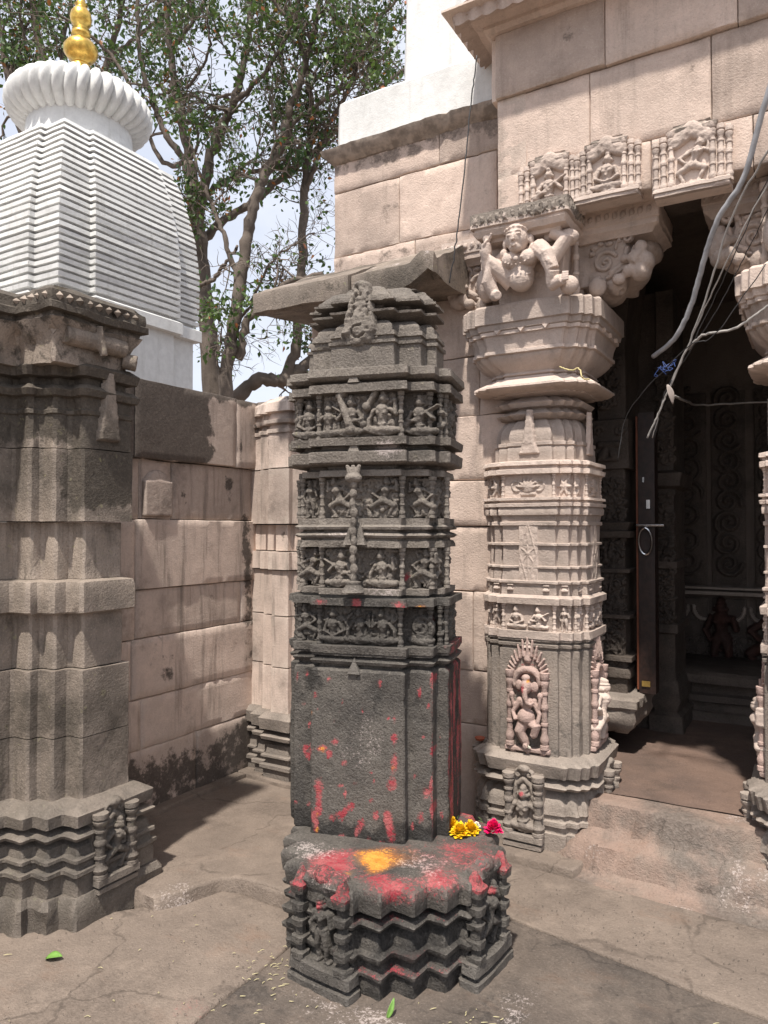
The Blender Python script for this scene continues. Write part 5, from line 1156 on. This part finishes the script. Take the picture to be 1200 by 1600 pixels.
# arms: right one raised with open hand, left hooked over the block; legs folded up beside the body
Lm([(-.078, 2.83, .0), (-.135, 2.79, .03), (-.125, 2.86, .05), (-.122, 2.895, .055)], [.030, .026, .022, .018]); Lm([(-.118, 2.888, .056), (-.125, 2.893, .056)], [.022, .022])
Em(-.118, 2.92, .06, (.018, .010, .022))
for k in range(4): Lm([(-.131+.0085*k, 2.935, .062), (-.133+.009*k, 2.958+.006*(k in (1, 2)), .066), (-.131+.009*k, 2.975+.007*(k in (1, 2)), .060)], [.0052, .0048, .004], 6)
Lm([(-.104, 2.91, .064), (-.095, 2.93, .072)], [.006, .005], 6)
Lm([(-.04, 2.72, .0), (-.115, 2.80, .05), (-.120, 2.72, .045), (-.100, 2.66, .03)], [.040, .036, .028, .022]); Lm([(-.10, 2.66, .03), (-.075, 2.645, .065)], [.022, .016])
Lm([(.078, 2.83, .0), (.125, 2.78, .035), (.165, 2.86, .02), (.115, 2.90, .02)], [.032, .030, .030, .022])
Lm([(.07, 2.84, .03), (.108, 2.79, .06), (.128, 2.72, .055)], [.036, .030, .026]); Lm([(.128, 2.72, .055), (.120, 2.665, .04)], [.026, .022])
Lm([(.116, 2.75, .058), (.128, 2.758, .058)], [.030, .030]); Lm([(.115, 2.66, .035), (.165, 2.672, .06)], [.022, .020])
for k in range(4): Lm([(.165, 2.665+.010*k, .065), (.188, 2.666+.010*k, .06)], [.008, .006], 6)
Em(.175, 2.66, .01, (.034, .03, .034))
Em(.165, 2.88, -.01, (.040, .040, .030)); Em(.10, 2.905, .0, (.024, .02, .028))
Em(-.16, 2.75, -.05, (.045, .05, .07))
blob('bearer_figure', mb, Mp, A1, .0034, 2, rough=.0012)
def scroll_arm(name, sx, ln):
    A = empty(name, (0, 0, 0), 0, dp)
    # body: crown slab, S shaped console and rounded broken underside, reaching sideways from the pillar
    V = []; g0 = .20 if sx > 0 else .16; x0, x1 = g0, g0+ln
    ring('arm_slab', [(sx*x0, -.20) if sx > 0 else (sx*x1, -.20), (sx*x1, -.20) if sx > 0 else (sx*x0, -.20), (sx*x1, .16) if sx > 0 else (sx*x0, .16), (sx*x0, .16) if sx > 0 else (sx*x1, .16)],
         [(2.90, -.03), (2.915, -.02), (2.93, .0), (2.955, .0), (2.96, .006), (3.03, .006)], Mp, A, seg=.03, amp=.005, cap='n')
    mb = MB()
    mb.box(sx*x0 if sx > 0 else -(x0+ln*.62), sx*(x0+ln*.62) if sx > 0 else -x0, -.15, .14, 2.70, 2.92)
    mb.sphere((sx*(x0+ln*.62), 0, 2.80), (.085, .15, .10)); mb.sphere((sx*(x0+ln*.3), 0, 2.70), (.10, .14, .06)); mb.sphere((sx*(x0+ln*.80), .02, 2.87), (.06, .12, .05)); mb.sphere((sx*(x0+ln*.5), -.1, 2.69), (.05, .06, .045))
    blob('console_block', mb, Mp, A, .012, 3, rough=.006)
    P = spiral(0, .0, .055, 1.5, .012, .5, 1, .004, 1.1) + spiral(.10, .10, .035, 1.2, .011, 3.4, -1, .004, 1.1)
    P += [('c', .03, -.055, .09, -.015, .015, .013, .004, 1.1), ('c', .09, -.015, .10, .05, .013, .012, .004, 1.1), ('c', .01, -.075, .10, -.035, .009, .009, .004, 1), ('c', .10, -.035, .135, .05, .009, .009, .004, 1), ('e', -.05, .075, .02, .014, .004, .012), ('e', -.02, .09, .018, .012, .004, .012), ('e', .02, .085, .02, .013, .004, .012), ('e', -.06, .05, .016, .012, .004, .012), ('c', .05, .06, .06, .1, .008, .005, .004, 1)]
    if sx < 0: P = [tuple([q[0], -q[1], q[2], -q[3]] + list(q[4:])) if q[0] == 'c' else tuple([q[0], -q[1]] + list(q[2:])) for q in P]
    obj('scroll_relief', relief(P, .0032, .0015, 'scroll_relief'), Mp, A, (sx*(x0+ln*.38), -.152, 2.80))
    mb = MB()
    for (x, z, d, r3) in [(.74, 2.79, .19, (.030, .03, .034)), (.80, 2.84, .17, (.030, .035, .028)), (.66, 2.73, .19, (.026, .028, .03)), (.86, 2.77, .16, (.036, .05, .045)), (.55, 2.70, .18, (.032, .03, .028)), (.30, 2.685, .17, (.045, .035, .05)), (.78, 2.73, .15, (.05, .06, .045))]:
        mb.sphere((sx*(x0+ln*x), -d, z), r3)
    mb.tube([(sx*(x0+ln*.60), -.17, 2.80), (sx*(x0+ln*.74), -.20, 2.77), (sx*(x0+ln*.85), -.18, 2.84)], [.02, .022, .018], 8)
    blob('attendant_figure', mb, Mp, A, .006, 3, rough=.004)
    P = []
    for i in range(int(ln/.038)): P += [('e', i*.038, .03, .013, .017, .0, .012), ('c', i*.038-.012, .01, i*.038+.012, .05, .004, .004, .0, 1)]
    obj('flower_band', relief(P, .003, .002, 'flower_band'), Mp, A, (sx*x0+.02 if sx > 0 else -x1+.02, -.207, 2.965))
    return A
scroll_arm('scroll_bracket', 1, .40); scroll_arm('scroll_bracket', -1, .32)
for x, y in ((.235, -.235), (.20, -.20), (-.235, -.235)): obj('colonette', colonette_mesh(.36, .016), Mp, dp, (x, y, 2.625))

dp2 = copy_tree(dp); dp2.location = (.05, 3.69, 0)
tag(dp2, 'pale carved pillar cut by the right edge of the picture, right of the doorway', 'pillar', 'carved pillars flanking the doorway')

# clay lamp on the plinth
cl = MB().lathe(0, 0, [(0, .012), (.004, .020), (.016, .027), (.018, .025), (.010, .018), (.006, .004)], 16).build('clay_lamp', M['clay'], None, loc=(-1.497, 3.50, .462)); tag(cl, 'tiny terracotta lamp on the plinth ledge left of the dancing deity pillar', 'oil lamp')
# ------------------------------------------------------------------ flowers, leaves
def flower(name, loc, rad, mat, layers, label, cat, group=None, up_=.5, seed=1, n0=16):
    r = random.Random(seed); mb = MB()
    for L in range(layers):
        t = L/max(1, layers-1); n = int(n0*(1-.55*t)); rr = rad*(1-.72*t); z = rad*up_*t
        for k in range(n):
            a = 2*math.pi*(k+r.random()*.6)/n; w = rad*(.17 if n0 > 20 else .34); l = rr*(.85+.3*r.random()); dz = z + rad*.35*r.uniform(-.2, .6)
            ca, sa = math.cos(a), math.sin(a)
            p = lambda q, s, h: (q*ca - s*sa, q*sa + s*ca, h)
            mb.add([p(rr*.15, 0, z*.8), p(l*.7, w, dz+.3*w), p(l, w*.55, dz+.1*w+t*rad*.3), p(l*1.04, 0, dz+.35*w+t*rad*.3), p(l, -w*.55, dz+.1*w+t*rad*.3), p(l*.7, -w, dz+.3*w)], [(0, 1, 2, 3), (0, 3, 4, 5)])
    o = mb.build(name, mat, None, smooth=False, loc=loc); tag(o, label, cat, group); return o
def base_pt(x, y, z):                                       # pedestal frame -> world
    a = R(-5.5); return (-1.4106 + x*math.cos(a) - y*math.sin(a), 2.4581 + x*math.sin(a) + y*math.cos(a), z)
FG = 'marigolds on the pedestal'
for i, (x, y, rd, lb) in enumerate([(.135, .205, .034, 'leftmost yellow marigold of the cluster on the pedestal'), (.190, .180, .034, 'front yellow marigold of the cluster, nearest the viewer'), (.212, .225, .032, 'yellow marigold of the cluster closest to the pink rose')]):
    flower('marigold', base_pt(x, y, .366), rd*1.15, M['marigold'], 8, lb, 'flower', FG, .7, i+2, 30)
flower('rose', base_pt(.285, .275, .368), .040, M['rose'], 6, 'deep pink rose bloom lying on the pedestal beside the marigolds', 'flower', None, .7, 9, 9)
flower('white_flower', base_pt(.205, .28, .366), .022, M['petal_white'], 3, 'small white blossom between the marigolds and the rose', 'flower', None, .4, 4, 9)
flower('white_flower', (-1.205, 3.395, .498), .012, M['petal_white'], 3, 'tiny cream blossom at the foot of the dancing deity carving', 'flower', None, .4, 5, 8)
mb = MB()
for i in range(16):
    x, y = .14+rng.uniform(-.07, .08), .30+rng.uniform(-.04, .05); p = base_pt(x, y, .37); a = rng.uniform(0, 6.3)
    mb.tube([p, (p[0]+.018*math.cos(a), p[1]+.018*math.sin(a), p[2]+rng.uniform(.0, .010))], [.0012, .0006], 4)
tag(mb.build('flower_sprigs', plain('sprig_green', (.12, .2, .05)), None), 'green and yellowish flower sprigs strewn behind the marigolds', 'sprigs', kind='stuff')
def leaf(name, loc, rot, L, W, mat, label, cat='leaf', curl=.25):
    V = []; F = []; n = 8
    for i in range(n+1):
        t = i/n; w = W*math.sin(math.pi*min(1, t*.93+.05))**.8*(1-.25*t)
        for s in (-1, -.5, 0, .5, 1): V.append((t*L, s*w/2, curl*L*(.3*math.sin(math.pi*t)) + abs(s)*w*.22))
    for i in range(n):
        for k in range(4): F.append((i*5+k, (i+1)*5+k, (i+1)*5+k+1, i*5+k+1))
    o = obj(name, mesh(name, V, F, None), mat, None, loc); o.rotation_euler = rot
    md = o.modifiers.new('s', 'SOLIDIFY'); md.thickness = .0008; tag(o, label, cat); return o
gl = plain('fresh_green_leaf', (.15, .29, .06), .4, nsc=80, vary=.12); M['fresh'] = gl
leaf('fallen_leaf', (-2.40, 1.69, .004), (R(6), R(-9), R(28)), .062, .042, gl, 'bright green fallen leaf on the floor beside the left pilaster footing')
leaf('fallen_leaf', (-1.185, 2.03, .004), (R(60), R(-62), R(70)), .062, .020, gl, 'narrow green leaf leaning against the foot of the black pillar pedestal')
for i, (x, y, lb) in enumerate([(-1.93, 2.75, 'small reddish dry leaf on the landing near the rear wall'), (-2.12, 2.62, 'reddish curled dry petal lying alone mid landing')]):
    leaf('dry_leaf', (x, y, .052), (0, R(-10), R(40+90*i)), .022, .010, plain('dry_red_leaf%d' % i, (.22, .06, .04), .7), lb)
# dry stems and crumbs
def litter(name, n, box, mat, label, r0, seed, zf=0.012):
    r = random.Random(seed); mb = MB()
    for i in range(n):
        x, y = r.gauss(box[0], box[2]), r.gauss(box[1], box[3]); a = r.uniform(0, 6.3); l = r0*r.uniform(.4, 1.6)
        pts = [(x+l*t*math.cos(a+t*r.uniform(-.5, .5)), y+l*t*math.sin(a+t*.8), zf+.002*math.sin(t*3)) for t in (0, .5, 1)]
        mb.tube(pts, [.0013, .0016, .0008], 4)
    o = mb.build(name, mat); tag(o, label, 'litter', kind='stuff')
litter('floor_litter', 60, (-1.62, 2.02, .10, .10), M['stem'], 'pale stem crumbs strewn along the left foot of the black pillar pedestal', .012, 3)
litter('floor_litter', 40, (-.93, 2.12, .06, .05), M['stem'], 'pale stem crumbs at the right foot of the black pillar pedestal', .012, 5)
litter('floor_grit', 500, (-1.5, 2.0, .8, .5), M['mortar'], 'dark grit and dust specks over the near floor', .004, 21, .006)
litter('floor_grit', 260, (-.6, 2.95, .6, .2), M['mortar'], 'dark grit and dust specks before the threshold', .004, 22, .008)
litter('floor_litter', 60, (-1.9, 1.7, .55, .35), M['stem'], 'scattered bits of straw over the open near floor', .014, 8, .006)
litter('floor_litter', 40, (-2.1, 2.9, .3, .3), M['stem'], 'few straw bits on the raised corner landing', .012, 9, .048)

# ------------------------------------------------------------------ cables
def cable(name, pts, rad, mat, label, n=8, cat='cable', group=None, k=10):
    sp = spline(pts, k); jr = random.Random(len(label)); q = .0014 if rad < .01 else .0008
    sp = [p + Vector((jr.gauss(0, q), jr.gauss(0, q), jr.gauss(0, q))) if 0 < i < len(sp)-1 else p for i, p in enumerate(sp)]
    o = MB().tube(sp, rad, n).build(name, mat, None, sharp=None); tag(o, label, cat, group); return o
cable('conduit', [at(1240, 40, 2.75), at(1198, 165, 2.85), at(1168, 270, 2.95), at(1128, 335, 3.05), at(1104, 400, 3.15), at(1084, 470, 3.25), at(1058, 525, 3.35), at(1022, 556, 3.5)], .0115, M['cable_grey'], 'thick grey conduit curving down across the doorway opening')
B = at(1052, 590, 3.25)
for i, (a, b, c) in enumerate([((1215, 215, 2.7), (1150, 330, 2.9), (1100, 480, 3.1)), ((1215, 250, 2.7), (1160, 375, 2.9), (1112, 480, 3.1)), ((1215, 262, 2.72), (1142, 400, 2.9), (1095, 500, 3.12)), ((1215, 300, 2.7), (1166, 400, 2.95), (1118, 490, 3.1))]):
    q = B + Vector((rng.uniform(-.006, .006), 0, rng.uniform(-.01, .01)))
    cable('wire', [at(*a), at(*b), at(*c), q, q.lerp(at(1015, 680, 3.35), .5), at(1012+4*i, 684, 3.35)], (.0045, .0022, .003, .0022)[i], M['cable_white'] if i in (0, 2) else M['cable_dark'],
          ['thickest pale strand of the wire bundle hanging in the doorway', 'dark thin strand at the left of the hanging wire bundle', 'pale thin strand crossing the middle of the wire bundle', 'dark thin strand at the right of the hanging wire bundle'][i], 6, 'wire', 'wire bundle in the doorway')
cable('wire', [at(1225, 462, 2.95), at(1195, 482, 3.0), at(1150, 512, 3.05), at(1100, 522, 3.12), at(1078, 545, 3.2)], .0055, M['cable_white'], 'white cable sagging from the right pillar capital to the bundle', 6, 'wire')
cable('wire', [at(1053, 618, 3.3), at(1078, 628, 3.9), at(1100, 632, 4.4), at(1230, 626, 4.4)], .006, M['cable_white'], 'pale cable running level across the dark interior', 6, 'wire')
cable('wire', [at(747, 78, 3.4), at(738, 150, 3.42), at(726, 270, 3.42), at(712, 382, 3.42), at(703, 440, 3.45)], .0032, M['cable_dark'], 'thin black wire hanging from the cornice down to the stone eave', 6, 'wire')
cable('wire', [at(1200, 410, 2.9), at(1120, 520, 3.05), at(1072, 545, 3.15), at(985, 640, 3.45), at(965, 720, 3.5)], .0022, M['cable_dark'], 'hair thin dark wire drooping left of the hanging bundle', 5, 'wire')
mb = MB()
for i in range(5):
    c = at(1046+rng.uniform(-8, 8), 576+rng.uniform(-8, 8), 3.24); pts = [c + Vector((rng.uniform(-.04, .04), rng.uniform(-.02, .02), rng.uniform(-.025, .025))) for _ in range(4)]
    mb.tube(spline(pts, 6), .0012, 5)
tag(mb.build('wire_tangle', M['cable_blue'], None, sharp=None), 'tangle of thin blue wires where the hanging bundle is tied', 'wires')
rag = leaf('tied_rag', tuple(at(1044, 600, 3.24)), (R(90), R(75), R(30)), .09, .03, plain('dirty_rag', (.3, .25, .22)), 'dirty cloth scrap tied round the wire bundle', 'rag', .3)
cable('dry_garland', [at(875, 572, 3.22), at(895, 578, 3.18), at(905, 574, 3.16), at(912, 590, 3.14), at(922, 592, 3.15)], .0035, plain('straw_yellow', (.5, .42, .2)), 'bit of dry yellow garland hooked on the pillar capital ring', 6, 'garland')

# ------------------------------------------------------------------ trees beyond the wall
LEAF = 0
def tree(name, label, base, limbs, depth, seed, dens, lsize=.07, spread=1.):
    r = random.Random(seed); nr = np.random.default_rng(seed)
    root = empty(name, base); tag(root, label, 'tree', 'trees behind the temple wall')
    off = Vector(base); mb = MB(); tips = []
    for li_, lim in enumerate(limbs):
        pts = [at(p[0], p[1], p[2] if len(p) > 3 else depth + (p[2] if len(p) > 2 and abs(p[2]) < 4 else 0)) for p in lim['p']]
        sp = spline(pts, 7); n = len(sp); r0, r1 = [q*.68 for q in lim['r']]
        sp = [p + Vector((r.gauss(0, .012), r.gauss(0, .012), r.gauss(0, .012))) for p in sp]
        rad = [(r0 + (r1-r0)*i/(n-1))*(1+.10*math.sin(i*1.7+li_)) for i in range(n)]
        mb.tube([p-off for p in sp], rad, 10)
        def twig(p, d, L, rd, lev):
            q = [p]; m = 5
            for k in range(m):
                d = (d + Vector((r.gauss(0, .28), r.gauss(0, .28), r.gauss(0, .24)))).normalized(); q.append(q[-1] + d*L/m)
            mb.tube([a-off for a in q], [rd*(1-.75*k/m) for k in range(m+1)], 5 if lev < 2 else 4, cap=False)
            if lev < 3:
                for k in range(2, m+1):
                    for _ in range(2 if lev < 2 else 1):
                        if r.random() < .8: twig(q[k], (d + Vector((r.gauss(0, .7), r.gauss(0, .7), r.gauss(.05, .6)))).normalized(), L*r.uniform(.45, .7), rd*.5*(1-.5*k/m)+.003, lev+1)
            if lev >= 1: tips.extend(q[2:])
        for i in range(3, n, 2):
            if i/n < lim.get('bare', .25): continue
            if r.random() < lim.get('tw', .8):
                t = (sp[i]-sp[i-1]).normalized(); twig(sp[i], (t*.6 + Vector((r.gauss(0, .7), r.gauss(0, .7), r.gauss(.1, .6)))).normalized(), r.uniform(.5, 1.1)*lim.get('L', 1.), min(.035, rad[i]*.45), 1)
    mb.build('limbs', M['bark'], root, sharp=None)
    # leaves in drooping clusters around the twig ends
    T = np.array([tuple(t) for t in tips]); py = 822-(T[:, 2]-EYE)/depth*FPX
    want = nr.random(len(T)) < np.clip(dens(T, py), 0, 1)
    T = T[want]; K = 4
    C = np.repeat(T, K, 0) + nr.normal(0, .085*spread, (len(T)*K, 3)) - np.array([0, 0, .03])
    N = len(C); s = lsize*(.6+.7*nr.random(N))
    d = nr.normal(0, 1, (N, 3)); d[:, 2] -= .9; d /= np.linalg.norm(d, axis=1)[:, None]
    e = np.cross(d, nr.normal(0, 1, (N, 3))); e /= np.linalg.norm(e, axis=1)[:, None]
    nn = np.cross(d, e)
    V = np.stack([C, C+d*s[:, None]*.4+e*s[:, None]*.36+nn*s[:, None]*.08, C+d*s[:, None]*.75+e*s[:, None]*.22, C+d*s[:, None]*1.15, C+d*s[:, None]*.75-e*s[:, None]*.22, C+d*s[:, None]*.4-e*s[:, None]*.36+nn*s[:, None]*.08], 1)
    V = V.reshape(-1, 3) - np.array(base); i6 = np.arange(N)*6
    F = np.concatenate([np.stack([i6, i6+1, i6+2, i6+3], 1), np.stack([i6, i6+3, i6+4, i6+5], 1)])
    me = mesh('foliage', V, F, None, smooth=False)
    hue = np.clip(.35+.5*fbm(C, 1.2, 2)+nr.normal(0, .25, N), 0, 1); aut = (nr.random(N) < .03)*.9 + (vnoise(C*3+9) > .86)*.6
    for nm, a in (('hue', hue), ('autumn', np.clip(aut, 0, 1))):
        at_ = me.attributes.new(nm, 'FLOAT', 'POINT'); at_.data.foreach_set('value', np.repeat(a, 6).astype(np.float32))
    tag(obj('foliage', me, M['leaf'], root), kind='stuff')
    print(name, 'leaves', N, 'twigs', len(tips))
    return root
D1 = lambda T, py: .06 + .13*sstep(300, 40, py) + .22*(vnoise(T*1.3) - .5)*2
D2 = lambda T, py: .08 + .13*sstep(300, 40, py) + .22*(vnoise(T*1.3+5) - .5)*2
g1 = at(330, 960, 11); g2 = at(372, 960, 10.2); g3 = at(120, 900, 13)
tree('fig_tree', 'tree with the straight thick trunk rising just right of the white spire', (g1.x, g1.y, -.1), [
    dict(p=[(330, 930), (332, 640), (322, 500), (312, 400), (303, 320), (294, 250)], r=(.22, .15), tw=.25, bare=.3, L=.7),
    dict(p=[(303, 320), (290, 230), (272, 150), (262, 70), (256, -30), (250, -120)], r=(.11, .04)),
    dict(p=[(308, 335), (322, 262), (338, 200), (362, 155), (380, 90), (388, 10), (392, -90)], r=(.13, .05)),
    dict(p=[(362, 155, -.4), (400, 120, -.8), (440, 60, -1), (470, -20, -1)], r=(.06, .03)),
    dict(p=[(316, 372, .2), (345, 342, .3), (387, 317, .4), (427, 283, .5), (473, 247, .6), (523, 200, .8), (575, 150, 1), (640, 90, 1.2)], r=(.10, .05)),
    dict(p=[(318, 300, .2), (355, 275, .3), (400, 262, .3), (430, 240, .3), (455, 205, .2)], r=(.07, .03)),
    dict(p=[(294, 250), (262, 215), (240, 165), (222, 110), (212, 40), (205, -60)], r=(.08, .04)),
    dict(p=[(262, 70), (300, 20), (330, -40), (350, -120)], r=(.05, .03)),
    dict(p=[(285, 130, -.5), (310, 100, -.6), (325, 60, -.8), (320, 0, -1)], r=(.035, .02)),
    dict(p=[(294, 250), (245, 240, .5), (190, 110, .6), (150, 60, .6), (80, 10, .4)], r=(.06, .03))], 11, 3, D1)
tree('fig_tree', 'tree with several slender leaning trunks behind the stone eave', (g2.x, g2.y, -.1), [
    dict(p=[(372, 930), (352, 640), (362, 520), (374, 440), (384, 370), (396, 310), (412, 268), (438, 222), (452, 165), (470, 110), (486, 55), (500, -10), (515, -100)], r=(.15, .05), bare=.45),
    dict(p=[(372, 440), (352, 378), (332, 325), (316, 283), (300, 240), (290, 190)], r=(.06, .02), L=.6),
    dict(p=[(352, 640, .4), (400, 595, .4), (440, 592, .5), (482, 566, .6), (520, 540, .7)], r=(.15, .12), tw=.2, L=.5),
    dict(p=[(440, 600, .5), (462, 540, .5), (468, 440, .5), (473, 340, .5), (478, 260, .5), (485, 190, .5), (482, 130, .5), (470, 60, .5), (462, -40, .5)], r=(.12, .05), bare=.5),
    dict(p=[(478, 290, .5), (492, 250, .4), (512, 190, .3), (535, 150, .2), (560, 90, 0), (590, 20, 0)], r=(.06, .03)),
    dict(p=[(372, 560), (385, 500), (410, 470), (450, 440), (505, 425)], r=(.09, .05), tw=.5, L=.7),
    dict(p=[(362, 520, .3), (392, 470, .2), (420, 410, .1), (450, 385, .1), (490, 360, .1)], r=(.035, .015), L=.8),
    dict(p=[(310, 445, .3), (335, 430, .2), (352, 405, 0), (372, 380, 0)], r=(.05, .03), tw=.2),
    dict(p=[(434, 215), (470, 175), (520, 140), (560, 110), (620, 60)], r=(.05, .03)),
    dict(p=[(486, 55, -.3), (440, 10, -.5), (400, -40, -.6)], r=(.04, .03)),
    dict(p=[(500, 0), (545, 30, .3), (600, 10, .4), (640, -40, .4)], r=(.04, .03)),
    dict(p=[(350, 600), (338, 560, -.1), (345, 520, -.2), (335, 480, -.2)], r=(.03, .01), L=.6)], 10.2, 11, D2)
tree('fig_tree', 'leafy tree seen behind the golden finial and top of the white spire', (g3.x, g3.y, -.1), [
    dict(p=[(120, 880), (115, 560), (95, 300), (70, 170), (55, 60), (40, -60)], r=(.25, .07), bare=.6),
    dict(p=[(95, 300), (30, 200), (5, 110), (-10, 20), (-20, -80)], r=(.12, .05), bare=.3),
    dict(p=[(95, 300), (130, 180), (165, 80), (185, 0), (195, -90)], r=(.12, .05), bare=.3),
    dict(p=[(70, 170), (90, 90), (100, 10), (120, -80)], r=(.07, .04)),
    dict(p=[(165, 80), (220, 40), (260, 0), (300, -60)], r=(.06, .03)),
    dict(p=[(5, 110), (30, 60), (25, 10), (30, -60)], r=(.05, .03))], 13, 5, lambda T, py: .35+0*py, lsize=.085, spread=1.4)
